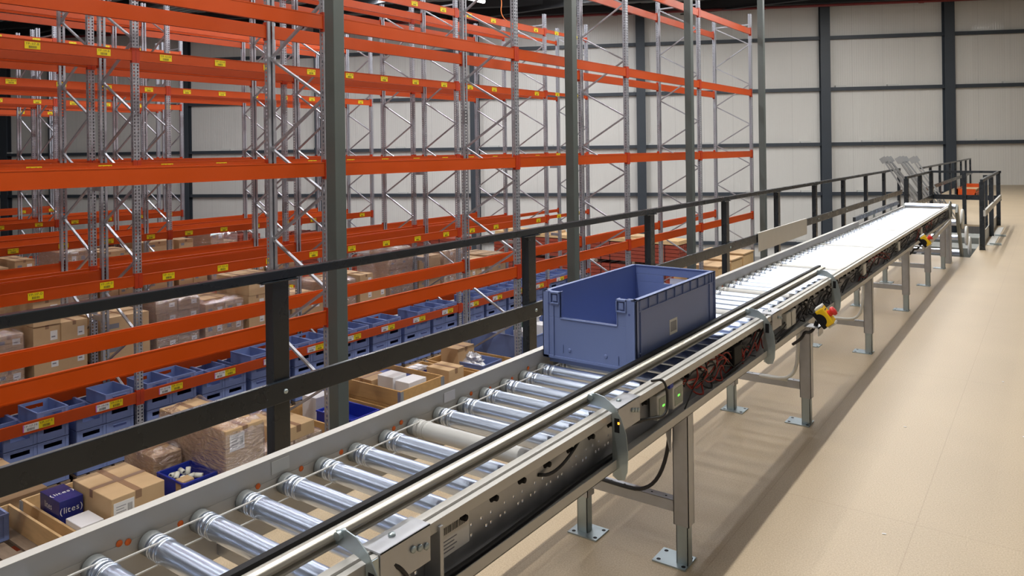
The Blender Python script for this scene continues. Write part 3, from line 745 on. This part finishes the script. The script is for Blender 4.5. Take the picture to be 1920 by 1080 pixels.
carton('carton', 'brown taped carton at the back of the farthest open collar', -7.62, -7.28, 8.66, 9.05, PT, -1.33, 'card', 'x')
# next bay: large blue containers
for i, y in enumerate((9.92, 10.84)):
    pallet(XC_, y, ZS, 'wooden pallet under the %s large blue container on the nearest rack' % ('nearer', 'farther')[i])
    o = crate_mesh(.8, 1.18, .46, 'tote', slot=False).build('large_container'); o.location = (XC_, y, PT); tag(o, 'large blue pallet container, the %s of two behind the railing' % ('nearer', 'farther')[i], 'container')
    for j, (dx_, dy_, m_, h_) in enumerate(((.35, -.2, 'whitebox', .52), (.1, .15, 'greenbox', .56), (-.3, -.1, 'whitebox', .5), (.38, .2, 'whitebox', .55))):
        carton('white_box' if m_ == 'whitebox' else 'green_box', '%s box standing up in the %s blue container, %s from the aisle' % ('white' if m_ == 'whitebox' else 'dark green', ('nearer', 'farther')[i], ORD[j]), XC_+dx_-.12, XC_+dx_+.12, y+dy_-.12, y+dy_+.12, PT+.02, PT+h_, m_, None)
blob('plastic_bag', -7.0, 10.2, PT+.5, .16, .12, .16, M['bagsilver'], 9, 'silver plastic bag piled on the nearer large blue container', 'bag')
for i, (y, zt) in enumerate(((11.7, -1.2), (12.5, -1.2), (13.6, -1.3), (14.5, -1.25))):
    pallet(XC_, y+.1, ZS, 'wooden pallet, %s place past the blue containers on the nearest rack' % ORD[i])
    for z in range(2):
        for j in range(2):
            o = copy_obj(TOTE, None, (XC_+.28, y-.1+j*.4, PT+z*.205)); tag(o, 'blue tote, %s row %s side, %s pallet past the blue containers' % (('lower', 'upper')[z], ('near', 'far')[j], ORD[i]), 'tote', 'blue totes on the nearest rack')
for i, y in enumerate((18.0, 18.9, 19.8)):
    pallet(XC_, y, ZS, 'wooden pallet under the %s wooden crate at the far end of the nearest rack' % ORD[i])
    t = thing('wooden_crate', 'pale plywood crate at the far end of the nearest rack, %s of three' % ORD[i], 'crate', (XC_, y, PT), 'plywood crates at the far end')
    MB().box(-.58, .58, -.4, .4, 0, .45+.05*i, M['wood']).build('body', t, bevel=.004)
    MB().box(-.6, .6, -.42, .42, .45+.05*i, .48+.05*i, M['card2']).build('lid', t)
# cartons on the aisle floor at the left edge
for i, (x0, x1, y0, y1, z0, z1, lb) in enumerate([(-9.85, -9.3, 3.1, 3.84, GZ, -2.45, 'lowest brown carton on the aisle floor at the left edge'), (-9.85, -9.3, 3.1, 3.82, -2.448, -2.1, 'top brown carton of the aisle floor stack, tape along its top'),
        (-10.45, -9.95, 3.0, 3.72, GZ, -2.4, 'rear brown carton on the aisle floor behind the taped stack'), (-10.45, -9.95, 3.0, 3.70, -2.398, -1.95, 'brown carton on the rear aisle floor stack')]):
    carton('carton', lb, x0, x1, y0, y1, z0, z1, 'card', 'y')
# bundles of orange beams stored before the back wall
bi = 0
for col_, (x0, x1, y0) in enumerate(((-13.1, -9.75, 22.6), (-17.0, -13.4, 22.4), (-21.0, -17.4, 20.6), (-25.0, -21.4, 19.0), (-29.0, -25.4, 17.3), (-33, -29.4, 15.6))):
    nt_ = 2 if col_ < 2 else 2
    z = GZ+.1
    for k in range(nt_):
        t = thing('beam_bundle', 'strapped orange rack beams, %s layer, %s stack from the right' % (('lower', 'upper')[k], ORD[col_]), 'beam bundle', (x0, y0, z-.1), 'stored bundles of orange beams')
        bb = MB()
        for r_ in range(5):
            for c__ in range(6): bb.box(0, x1-x0, c__*.16, c__*.16+.135, .1+r_*.125, .1+r_*.125+.11, M['stored'])
        bb.build('beams', t)
        for xx in (.5, .85, 2.4, 2.85): MB().box(xx, xx+.025, -.006, .95, .09, .735, M['black']).build('strap', t)
        for xx in (.3, 1.7, 3.0): MB().box(xx, xx+.09, -.02, .97, 0, .1, M['oldwood']).build('timber', t)
        z += .74
    if col_ in (0, 1):
        o = MB().box(0, 3.3, 0, .9, 0, .12, M['wood']).box(.3, 2.6, .1, .8, .12, .2, M['card2']).build('board_stack'); o.location = (x0+.05, y0, z-.1); tag(o, 'pale boards lying on the %s orange beam stack from the right' % ORD[col_], 'boards')

# ---------------------------------------------------------------- roller conveyor
XL, XR = -1.80, -1.19; ZT = .747; RR = .0275; PITCH = .1303; YN, YF = -.2, 12.2
cv = thing('roller_conveyor', 'long powered roller conveyor with steel rollers on galvanised legs', 'conveyor', (-1.5, 5.5, 0)); og = cv.location
def part(mb, name, bevel=0, parent=None, lab=None):
    o = mb.build(name, parent or cv, org=og, bevel=bevel)
    if lab: o['label'] = lab
    return o
part(MB().box(-1.806, -1.775, YN, 9.1, .60, .80, M['rail']).box(-1.775, -1.7735, YN, 9.1, .60, .742, M['rail']), 'side_rail', .0015)
part(MB().box(-1.806, -1.775, 9.1, YF, .60, .76, M['rail']), 'side_rail', .0015)
# right frame: channel open to the outside, double ridge on top, holes in the web (near module)
rb = MB()
rb.box(-1.236, -1.232, 2.28, YF, .60, .775, M['galv'])
rb.box(-1.238, -1.215, YN, YF, .769, .781, M['rail']).box(-1.215, -1.205, YN, YF, .764, .774, M['rail']).box(-1.205, -1.188, YN, YF, .752, .780, M['rail'])
rb.box(-1.236, -1.17, YN, YF, .60, .604, M['rail']).box(-1.173, -1.17, YN, YF, .60, .632, M['rail'])
part(rb, 'side_rail', .001)
# perforated web of the near module built with real openings
pw = MB(); y0, y1, z0, z1 = YN, 2.28, .604, .768; step = .021; n = int((y1-y0)/step)
for i in range(n):
    ya = y0+i*step; yb = ya+step
    holes = []
    ph = i % 7
    if ph in (0, 1, 3, 4): holes.append(.655)
    if ph in (1, 4, 6): holes.append(.682)
    zz = z0
    for h in holes:
        pw.box(-1.236, -1.232, ya, yb, zz, h-.004, M['galv'])
        pw.box(-1.236, -1.232, ya, ya+.006, h-.004, h+.004, M['galv']).box(-1.236, -1.232, yb-.007, yb, h-.004, h+.004, M['galv'])
        zz = h+.004
    pw.box(-1.236, -1.232, ya, yb, zz, z1, M['galv'])
part(pw, 'perforated_web')
# crossmembers and floor level strut seen between the rollers
for y in [.3, 1.15, 2.1, 3.0, 3.9, 4.8, 5.7, 6.6, 7.5, 8.4, 9.3, 10.2, 11.1]:
    part(MB().box(-1.775, -1.236, y-.02, y+.02, .61, .65, M['galv']), 'crossmember')
# rollers
def roller_body(m):
    b = MB(); L_ = .532; r = RR
    g = lambda c_: [(c_-.0065, r), (c_-.0048, r+.002), (c_-.003, r-.001), (c_, r-.006), (c_+.003, r-.001), (c_+.0048, r+.002), (c_+.0065, r)]
    prof = [(.0, 0), (.0, r-.004), (.002, r)] + g(.038) + [(.05, r-.001)] + g(.066) + [(.0745, r), (.077, r), (.08, r), (.2, r), (.4, r), (L_-.022, r), (L_-.018, r), (L_-.012, r), (L_-.010, r-.002), (L_-.004, r-.002), (L_, r-.007), (L_, 0)]
    return b.lathe(prof, m, 'x', (0, 0, 0), 28)
RB = {}
for k, mm in (('steel', M['roller']), ('grey', M['roller_grey'])): RB[k] = roller_body(mm).build('roller', link=False)
CAPL = MB().lathe([(-.012, 0), (-.012, .012), (-.002, .013), (-.002, RR+.0008), (.022, RR+.0008), (.024, RR-.001)], M['cap'], 'x', (0, 0, 0), 24).build('end_cap', link=False)
CAPR = MB().lathe([(.531, .022), (.535, .020), (.537, .009), (.552, .008), (.552, 0)], M['black'], 'x', (0, 0, 0), 18).build('end_cap', link=False)
def belt_mesh():
    pts = []; r = RR-.0025; x = 0
    for k in range(9): a = math.pi/2+math.pi*k/8; pts.append((x, r*math.cos(a), r*math.sin(a)))
    for k in range(9): a = -math.pi/2+math.pi*k/8; pts.append((x, PITCH+r*math.cos(a), r*math.sin(a)))
    return MB().tube(pts, .0026, M['beltclear'], 6, closed=True)
BELT = belt_mesh().build('round_belt', link=False)
yr = .82-6*PITCH; i = 0
RY = []
while yr < 12.05:
    grey = (i % 8) == 6 and i > 5 or abs(yr-1.86) < .06
    RY.append((yr, grey)); yr += PITCH; i += 1
# keep the grey drive rollers where the photo shows them
for j, (yr, _) in enumerate(RY):
    grey = min(abs(yr-g) for g in (.3, 1.86, 4.1, 4.75, 5.9, 7.4, 8.9)) < PITCH/2
    o = copy_obj(RB['grey' if grey else 'steel'], cv, (-1.768-og[0], yr-og[1], ZT-RR-og[2]), (R(j*37 % 360), 0, 0))
    if grey: o['label'] = 'matt grey drive roller'
    cl_ = copy_obj(CAPL, o); copy_obj(CAPR, o)
    if j < len(RY)-1: copy_obj(BELT, cv, (-1.768+(.038 if j % 2 else .066)-og[0], yr-og[1], ZT-RR-og[2]))
# orange and dark plugs on the inside of the left rail
rr = random.Random(11); pm = []
for j, (yr, _) in enumerate(RY[:40]):
    if rr.random() < .8:
        y = yr+rr.choice((.045, .06, -.05)); part(MB().lathe([(-1.7735, .0), (-1.7735, .008), (-1.772, .0075), (-1.771, 0)], M['orangecap'], 'x', (0, y, ZT-.012+rr.uniform(-.005, .012)), 10), 'orange_plug')
# guide rail with black wear strip and bent brackets
GX = -1.306
part(MB().box(GX-.018, GX+.002, .2, 5.43, .785, .832, M['black']).box(GX-.023, GX-.018, .2, 5.43, .796, .822, M['black']), 'wear_strip', .003, lab='black plastic wear strip')
gp = MB().prism([(GX+.002, .792), (GX+.032, .792), (GX+.032, .798), (GX+.022, .801), (GX+.022, .806), (GX+.032, .809), (GX+.036, .816), (GX+.032, .823), (GX+.022, .827), (GX+.010, .826), (GX+.002, .820)], 'y', .2, 5.41, M['alu'])
part(gp, 'guide_rail', .0015)
def bracket(y):
    # zinc fin set square to the conveyor: grips the guide profile, arches over the frame and hangs down outside it
    poly = [(-1.278, .798), (-1.276, .828), (-1.245, .836), (-1.212, .830), (-1.178, .806), (-1.152, .770), (-1.134, .72), (-1.128, .66), (-1.132, .60), (-1.142, .572), (-1.166, .566), (-1.180, .574),
            (-1.183, .70), (-1.184, .783), (-1.215, .792), (-1.250, .796)]
    o = part(MB().prism(poly, 'y', y-.0015, y+.0015, M['zinc']).box(-1.186, -1.183, y, y+.035, .574, .78, M['zinc']), 'guide_bracket', lab='zinc plated guide bracket')
    part(MB().box(-1.176, -1.158, y-.0025, y-.0014, .722, .768, M['black']), 'slot', parent=o)
    part(MB().lathe([(-1.183, 0), (-1.183, .008), (-1.176, .008), (-1.176, 0)], M['zinc'], 'x', (0, y+.02, .66), 6).cyl((-1.262, y-.012, .822), (-1.262, y+.012, .822), .010, M['zinc'], 8), 'bolt', parent=o)
for y in (1.10, 2.19, 3.78, 5.2): bracket(y)
part(MB().box(-1.163, -1.158, 2.186, 2.188, .750, .757, M['amber']), 'indicator_light')
# module joints: covers and plates with bolts
for y in (1.24, 2.33, 4.02):
    j = part(MB().box(-1.245, -1.183, y-.10, y+.06, .781, .786, M['galv']).box(-1.186, -1.183, y-.10, y+.06, .70, .786, M['galv']), 'joint_cover', .001)
    part(MB().lathe([(.786, 0), (.786, .009), (.791, .008), (.793, 0)], M['zinc'], 'z', (-1.218, y-.03, 0), 12), 'bolt', parent=j)
    for k in range(3): part(MB().lathe([(-1.183, 0), (-1.183, .008), (-1.178, .008), (-1.178, 0)], M['zinc'], 'x', (0, y-.0+.022*k, .752-.006*k), 8), 'bolt', parent=j)
part(MB().box(-1.231, -1.18, 1.33, 1.342, .61, .765, M['galv']), 'stop_plate')
# rating plate sticker with barcode
st = MB().box(-1.2318, -1.2312, 1.36, 1.56, .63, .75, M['white'])
st = MB().box(-1.2318, -1.2308, 1.35, 1.50, .645, .752, M['white'])
y = 1.365; rr = random.Random(2)
while y < 1.485: w_ = rr.choice((.0015, .003)); st.box(-1.2308, -1.2303, y, y+w_, .70, .718, M['ink']); y += w_+rr.choice((.0015, .0025))
for k in range(4): st.box(-1.2308, -1.2303, 1.365, 1.44+.01*(k % 2), .655+.009*k, .658+.009*k, M['greyink'])
for k in range(2): st.box(-1.2308, -1.2303, 1.365, 1.48, .735+.007*k, .737+.007*k, M['greyink'])
part(st, 'barcode_sticker', lab='white sticker with a barcode')
part(MB().box(-1.7735, -1.7728, 1.30, 1.36, .755, .79, M['lightgrey']), 'sticker'); part(MB().box(-1.7735, -1.7728, 2.03, 2.09, .75, .785, M['whitebox']), 'sticker')
# control modules with lights
for k, y in enumerate((2.60, 2.74)):
    o = part(MB().box(-1.225, -1.192, y-.048, y+.048, .645, .735, M['lightgrey']), 'control_module', .004)
    part(MB().box(-1.1922, -1.1905, y-.036, y+.036, .657, .723, M['pcb']), 'panel', parent=o)
    part(MB().box(-1.1905, -1.1895, y-.008, y+.010, .687, .694, M['green']), 'indicator_light', parent=o)
for y in (3.42, 4.25, 4.33, 6.3, 7.9, 9.4): part(MB().box(-1.228, -1.19, y-.05, y+.05, .65, .735, M['black'] if y < 4 else M['lightgrey']), 'connector_box', .004)
# cables
rr = random.Random(21)
def wander(ya, yb, n, zc, amp, xc=-1.205, xa=.014):
    return [(xc+rr.uniform(-xa, xa), ya+(yb-ya)*k/(n-1), min(.757, max(.616, zc+rr.uniform(-amp, amp)))) for k in range(n)]
def smooth(pts, it=2):
    for _ in range(it):
        q = [pts[0]]
        for a, b_ in zip(pts, pts[1:]):
            a = Vector(a); b_ = Vector(b_); q += [a*.75+b_*.25, a*.25+b_*.75]
        q.append(pts[-1]); pts = q
    return pts
def cable(pts, r, m, lab=None): return part(MB().tube(smooth(pts), r, M[m], 6), 'cable', lab=lab)
cable([(-1.205, .9, .612), (-1.2, 1.25, .63), (-1.2, 1.42, .618), (-1.21, 1.7, .612), (-1.22, 2.1, .615), (-1.21, 2.25, .62)], .009, 'rubber')
cable([(-1.232, 1.82, .70), (-1.215, 1.86, .69), (-1.21, 1.93, .70), (-1.212, 2.02, .735), (-1.232, 2.08, .75)], .005, 'rubber')
cable([(-1.2, 1.16, .76), (-1.178, 1.2, .73), (-1.178, 1.23, .68), (-1.19, 1.25, .61)], .005, 'rubber')
cable([(-1.2, 2.36, .70), (-1.17, 2.45, .69), (-1.165, 2.56, .665), (-1.165, 2.585, .72), (-1.17, 2.57, .80), (-1.2, 2.52, .80)], .005, 'rubber')
cable([(-1.2, 2.36, .69), (-1.18, 2.5, .68), (-1.19, 2.56, .66), (-1.2, 2.6, .65)], .004, 'rubber')
part(MB().box(-1.21, -1.19, 2.66, 2.69, .735, .75, M['bluewire']), 'blue_plug')
for (ya, yb) in ((2.8, 3.7), (3.3, 3.95), (4.05, 4.8), (4.6, 5.6), (5.6, 6.6), (6.3, 7.4), (7.2, 8.6), (8.3, 9.6), (9.2, 10.6), (10.3, 11.8)):
    for k in range(4): cable(wander(ya, yb, 7, .68, .07), rr.choice((.003, .004, .005)), 'rubber')
for (ya, yb) in ((2.82, 3.5), (3.5, 3.9), (6.2, 7.4), (9.0, 10.4)):
    for k in range(3): cable(wander(ya, yb, 8, .675, .07), .0032, 'redwire', 'red wires')
# coiled loops
for yc, m_ in ((2.98, 'redwire'), (3.08, 'rubber'), (3.2, 'redwire'), (4.55, 'rubber'), (5.15, 'rubber')):
    part(MB().tube([(-1.2+.012*math.sin(3*a), yc+.06*math.cos(a), .685+.055*math.sin(a)) for a in [2*math.pi*k/20 for k in range(20)]], .004, M[m_], 6, closed=True), 'cable')
# legs
def support(y, big=False):
    st = []
    for x, s_ in ((-1.205, 1), (-1.66, -1)):
        w_ = .032
        b = MB()
        b.box(x-w_, x+w_, y-.028, y-.025, .16, .60, M['galv']).box(x-w_, x-w_+.003, y-.028, y+.028, .16, .60, M['galv']).box(x+w_-.003, x+w_, y-.028, y+.028, .16, .60, M['galv'])
        b.box(x-w_, x-w_+.012, y+.025, y+.028, .16, .60, M['galv']).box(x+w_-.012, x+w_, y+.025, y+.028, .16, .60, M['galv'])
        o = part(b, 'leg')
        part(MB().box(x-.024, x+.024, y-.022, y-.019, .005, .45, M['zinc']).box(x-.024, x-.021, y-.022, y+.02, .005, .45, M['zinc']).box(x+.021, x+.024, y-.022, y+.02, .005, .45, M['zinc']), 'inner_leg', parent=o)
        fp = MB().box(x-.085+.03*s_*-1, x+.055+.03*s_*-1+.0, y-.055, y+.06, 0, .006, M['zinc'])
        for hx, hy in ((-.065, -.035), (.04, -.035), (-.065, .04), (.04, .04)): fp.lathe([(.0062, 0), (.0062, .009)], M['black'], 'z', (x-.03*s_+hx, y+hy, 0), 10)
        part(fp, 'foot_plate', parent=o)
    c = MB().box(-1.63, -1.237, y-.02, y-.017, .205, .25, M['galv']).box(-1.63, -1.237, y-.02, y+.02, .248, .251, M['galv']).box(-1.63, -1.237, y+.017, y+.02, .205, .25, M['galv'])
    for k in range(6): c.lathe([(.2515, 0), (.2515, .005)], M['black'], 'z', (-1.59+.062*k, y, 0), 8)
    o = part(c, 'crossbar')
    return o
for y in (.95, 2.81, 4.64, 6.50, 8.36, 9.96, 11.45): support(y)
for x in (-1.205, -1.78): part(MB().box(x-.035, x+.035, 11.95, 12.03, 0, .74, M['galv']).box(x-.03, x+.03, 12.15, 12.2, 0, .7, M['galv']), 'leg')
for y in (4.6, 6.46):   # hanging cable loop at the stands
    cable([(-1.3, y-.02, .262), (-1.5, y-.02, .262), (-1.36, y-.03, .262), (-1.28, y-.03, .28), (-1.235, y-.03, .36), (-1.23, y-.03, .60)], .011, 'lightgrey')
cable([(-1.60, 2.78, .262), (-1.45, 2.76, .266), (-1.36, 2.76, .27), (-1.29, 2.76, .33), (-1.25, 2.77, .45), (-1.24, 2.77, .6)], .008, 'rubber')
part(MB().prism([(2.70, .6), (2.78, .6), (2.76, .45)], 'x', -1.24, -1.236, M['galv']), 'gusset')
# left guide near the far end and end plates
part(MB().box(-1.83, -1.80, 9.05, 12.0, .80, .85, M['anth']), 'guide_rail', .003, lab='dark short guide rail')
for y in (9.1, 10.2, 11.4): part(MB().box(-1.825, -1.805, y-.02, y+.02, .70, .80, M['zinc']), 'guide_bracket')
part(MB().prism([(11.9, .60), (12.28, .60), (12.32, .72), (12.26, .83), (12.1, .86), (11.95, .80)], 'x', -1.19, -1.175, M['machine']), 'end_plate', .003)
part(MB().bar((-1.165, 9.4, .52), (-1.165, 11.9, .60), .03, .05, M['rail']), 'brace')

def estop(y, z=.66, rot=0, label='yellow emergency stop box with a red button'):
    o = bpy.data.objects.new('emergency_stop', None)
    b = MB(); m = M['yel2']
    # local: w along +z is the button axis; box 75 x 75 x 60
    b.box(-.036, .036, -.052, .052, .0, .05, m)
    bx = b.build('emergency_stop', cv, bevel=.006); bx['label'] = label
    right = Vector((.97, .23, 0)); upv = Vector((0, 0, 1))
    az = (right*.80+upv*.56+Vector((-.05, -.20, 0))).normalized(); ly = (right*.56-upv*.80).normalized(); ly = (ly-az*ly.dot(az)).normalized(); lx = ly.cross(az)
    bx.matrix_local = Matrix.Translation((-1.085-og[0], y-og[1], z-og[2])) @ Matrix((lx, ly, az)).transposed().to_4x4()
    MB().box(-.037, .037, -.053, .053, -.022, .0, M['black']).build('base', bx, bevel=.004)
    for sx in (-1, 1):
        pts = [(-.036*math.cos(math.pi*k/10), .030*math.sin(math.pi*k/10)) for k in range(11)]
        MB().prism(pts, 'x', sx*.0362, sx*.0385, M['black']).build('arch', bx)
    MB().box(-.028, .028, -.064, -.051, .004, .052, M['lightgrey']).box(-.028, .028, .051, .064, .004, .052, M['lightgrey']).build('side_cover', bx, bevel=.003)
    MB().lathe([(.050, 0), (.050, .019), (.058, .018), (.064, .017), (.070, .021), (.074, .026), (.086, .0255), (.090, .021), (.092, 0)], M['red'], 'z', (0, 0, 0), 24).build('button', bx)
    MB().box(-.020, .020, -.034, -.029, .050, .0512, M['ink']).build('stop_lettering', bx)
    part(MB().box(-1.19, -1.09, y-.05, y+.05, .612, .617, M['galv']).box(-1.095, -1.09, y-.05, y+.05, .57, .617, M['galv']).cyl((-1.12, y, .617), (-1.11, y, .645), .012, M['black'], 10), 'stop_bracket')
    cable([(-1.12, y, .617), (-1.14, y-.03, .58), (-1.17, y-.04, .585), (-1.18, y-.06, .55), (-1.24, y-.03, .5)], .009, 'rubber')
bpy.data.objects
estop(4.52, .665); estop(8.68, .66)

# ---------------------------------------------------------------- picking tote on the rollers
tx0, tx1, ty0, ty1, tz0, tz1 = -1.772, -1.335, 2.67, 3.53, ZT+.001, 1.052
tt = thing('picking_tote', 'blue open-front picking tote riding on the roller conveyor', 'tote', ((tx0+tx1)/2, (ty0+ty1)/2, tz0)); tg = tt.location
W_, D_, H_ = tx1-tx0, ty1-ty0, tz1-tz0
b = MB(); m = M['tote']; th = .010
ins = .006
b.box(tx0+.02, tx1-.02, ty0+.02, ty1-.02, tz0, tz0+.02, m)                       # base pad
b.box(tx0+ins, tx1-ins, ty0+.01, ty1-.01, tz0+.018, tz0+.03, m)
b.box(tx0+ins, tx0+ins+th, ty0+.01, ty1-.01, tz0+.02, tz1-.002, m)              # long walls
b.box(tx1-ins-th, tx1-ins, ty0+.01, ty1-.01, tz0+.02, tz1-.002, m)
ca, cb, cz = tx0+.085, tx1-.085, tz1-.108                                         # front cut-out
b.box(tx0+ins, tx1-ins, ty0+.004, ty0+.004+th, tz0+.02, cz, m)
b.box(tx0+ins, ca, ty0+.004, ty0+.004+th, cz, tz1, m).box(cb, tx1-ins, ty0+.004, ty0+.004+th, cz, tz1, m)
b.box(ca-.004, ca, ty0+.0, ty0+.03, cz, tz1, m).box(cb, cb+.004, ty0, ty0+.03, cz, tz1, m).box(ca, cb, ty0, ty0+.02, cz-.005, cz, m)
# front pillars and tabs
for x0, x1 in ((tx0, tx0+.03), (tx1-.045, tx1)): b.box(x0, x1, ty0, ty0+.03, tz0+.022, tz1, m)
b.box(tx0, tx1, ty0, ty0+.03, tz0+.022, tz0+.034, m)
for x0, x1 in ((ca-.045, ca), (cb, cb+.045)):
    b.box(x0, x1, ty0-.006, ty0+.004, tz1-.008, tz1, m).box(x0, x1, ty0-.006, ty0+.004, tz1-.052, tz1-.046, m).box(x0, x0+.005, ty0-.006, ty0+.004, tz1-.05, tz1, m).box(x1-.005, x1, ty0-.006, ty0+.004, tz1-.05, tz1, m)
    b.box(x0+.012, x1-.012, ty0-.003, ty0+.004, tz1-.04, tz1-.014, m)
b.box(tx0+.052, tx0+.056, ty0-.002, ty0+.004, tz0+.03, tz1-.06, m)
# back wall with hand slot
hx0, hx1, hz0, hz1 = tx0+.17, tx1-.13, tz1-.085, tz1-.045
yb0, yb1 = ty1-.014, ty1-.004
b.box(tx0+ins, tx1-ins, yb0, yb1, tz0+.02, hz0, m).box(tx0+ins, tx1-ins, yb0, yb1, hz1, tz1, m).box(tx0+ins, hx0, yb0, yb1, hz0, hz1, m).box(hx1, tx1-ins, yb0, yb1, hz0, hz1, m)
# rims
b.box(tx0, tx0+.018, ty0, ty1, tz1-.006, tz1, m).box(tx1-.022, tx1, ty0, ty1, tz1-.006, tz1, m).box(tx0, tx1, ty1-.018, ty1, tz1-.006, tz1, m)
for x0, x1 in ((tx0, tx0+.004), (tx1-.004, tx1)):
    b.box(x0, x1, ty0, ty1, tz1-.006, tz1, m)
    b.box(x0, x1, ty0+.02, ty1-.02, tz1-.052, tz1-.047, m)
n = 9
for k in range(n+1):
    y = ty0+.04+(D_-.08)*k/n
    b.box(tx1-ins, tx1, y-.003, y+.003, tz1-.05, tz1, m).box(tx0, tx0+ins, y-.003, y+.003, tz1-.05, tz1, m)
for y in (ty0, ty0+.045, ty1-.075, ty1-.012): b.box(tx1-ins, tx1, y, y+.012, tz0+.022, tz1, m).box(tx0, tx0+ins, y, y+.012, tz0+.022, tz1, m)
b.box(tx1-ins, tx1, ty0, ty0+.06, tz0+.085, tz0+.09, m)
for k in range(4): y = ty0+.2+.17*k; b.box(tx1-ins, tx1-.001, y, y+.006, tz0+.03, tz0+.055, m)
for x in (tx0+.13, tx0+.3): b.lathe([(ty0+.004, .009), (ty0+.0, .007), (ty0, 0)], m, 'y', (x, 0, tz0+.065), 12)
b.box(tx0+.095, tx0+.100, ty0, ty0+.004, tz0+.05, tz0+.085, m).box(tx0+.355, tx0+.359, ty0, ty0+.004, tz0+.04, tz0+.075, m)
b.lathe([(ty0-.0005, .005), (ty0-.0005, 0)], M['totedark'], 'y', (tx0+.032, 0, tz1-.052), 10).lathe([(ty0-.0005, .005), (ty0-.0005, 0)], M['totedark'], 'y', (tx1-.028, 0, tz1-.058), 10)
b.build('body', tt, org=tg, bevel=.0015)
l = MB().box(tx1-ins, tx1-ins+.001, ty0+.33, ty0+.41, tz0+.10, tz0+.165, M['lightgrey'])
y = ty0+.34
while y < ty0+.40: l.box(tx1-ins+.001, tx1-ins+.0015, y, y+.002, tz0+.112, tz0+.155, M['greyink']); y += .0045
l.build('barcode_label', tt, org=tg)
MB().box(hx0+.03, hx1-.004, ty1-.002, ty1-.001, hz0-.03, hz1-.012, M['whitebox']).build('paper_sheet', tt, org=tg)

# ---------------------------------------------------------------- descending conveyor in the opening
ic = thing('descending_conveyor', 'steep conveyor going down through the floor opening beyond the rollers', 'conveyor', (-1.5, 13.5, -.5)); og2 = ic.location
for x in (-1.79, -1.12): MB().bar((x, 12.3, .74), (x, 14.6, -1.9), .03, .16, M['machine']).build('side_rail', ic, org=og2)
for k in range(11):
    a = k/11; y = 12.34+2.3*a; z = .76-2.64*a
    MB().cyl((-1.775, y, z), (-1.135, y, z), .04, M['roller'], 18).build('roller', ic, org=og2)
for k, (y, z) in enumerate(((12.7, .56), (13.3, .26), (13.8, .05))):  # bright reflections on the curved steel, modelled as pale rings
    MB().tube([(-1.085, y+.09*math.cos(a), z+.13*math.sin(a)) for a in [2*math.pi*q/18 for q in range(18)]], .02, M['lightgrey'], 8, closed=True).build('glare_ring', ic, org=og2)
MB().box(-1.9, -1.02, 14.9, 15.6, -.9, -.12, M['machine']).build('drive_housing', ic, org=og2, bevel=.01)
MB().box(-1.85, -1.05, 15.7, 16.4, -.7, -.02, M['machine']).build('gearbox', ic, org=og2, bevel=.01)

# ---------------------------------------------------------------- unused conveyor stands leaning beyond the conveyor
def stand(x, y, lean, yaw_, i, L_=1.5):
    t = thing('spare_stand', 'spare galvanised conveyor stand leaning upside down, %s from the left' % ORD[i], 'stand', (x, y, 0), 'spare conveyor stands leaning together', (0, lean, yaw_))
    MB().box(-.015, .015, -.235, -.205, 0, L_, M['stand']).build('leg', t); MB().box(-.015, .015, .205, .235, 0, L_, M['stand']).build('leg', t)
    MB().box(-.012, .012, -.24, .24, .45, .48, M['stand']).build('crossbar', t)
    for s_ in (-1, 1): MB().box(-.065, .065, s_*.22-.003, s_*.22+.003, L_-.01, L_+.12, M['stand']).build('foot_plate', t)
for i in range(7): stand(-2.30+.095*i, 18.75+.12*(i % 2)+.02*i, -R(31+2.0*(i % 3)), 0, i, 1.48+.03*(i % 3))

# ---------------------------------------------------------------- orange crate on the far floor
t = thing('orange_crate', 'low orange metal crate on the far chipboard floor near the back railing', 'crate', (-2.28, 28.6, 0))
MB().box(-.22, .30, -1.1, -1.06, .02, .24, M['orange']).box(-.22, .30, .96, 1.0, .02, .32, M['orange']).box(-.22, -.18, -1.1, 1.0, .02, .24, M['orange']).box(.27, .30, -1.1, 1.0, .02, .12, M['orange']).build('frame', t)
MB().box(-.17, .26, -1.05, .95, .0, .2, M['card2']).build('contents', t)
# hanging cord
o = MB().tube(smooth([(-11.25, 15.2, 7.9), (-11.25, 15.22, 6.2), (-11.28, 15.15, 5.75), (-11.22, 15.25, 5.4), (-11.24, 15.2, 5.1), (-11.2, 15.35, 4.92), (-11.2, 15.7, 4.9)]), .012, M['cord'], 6).build('hanging_cord')
tag(o, 'thin orange electric cord hanging from the roof over the labelled rack', 'cord')
# small litter on the floor
rr = random.Random(8)
for i, (x, y) in enumerate(((-.42, 3.1), (-.45, 2.95), (-.72, 4.9), (-.3, 6.2), (-.6, 3.5), (-.15, 5.1))):
    o = MB().box(-.008, .008, -.004, .004, 0, .002, M['whitebox']).build('paper_scrap'); o.location = (x, y, .0005); o.rotation_euler = (0, 0, rr.uniform(0, 3))
    tag(o, 'tiny pale scrap on the chipboard floor, %s from the near end' % ORD[i], 'scrap', 'scraps on the chipboard floor')
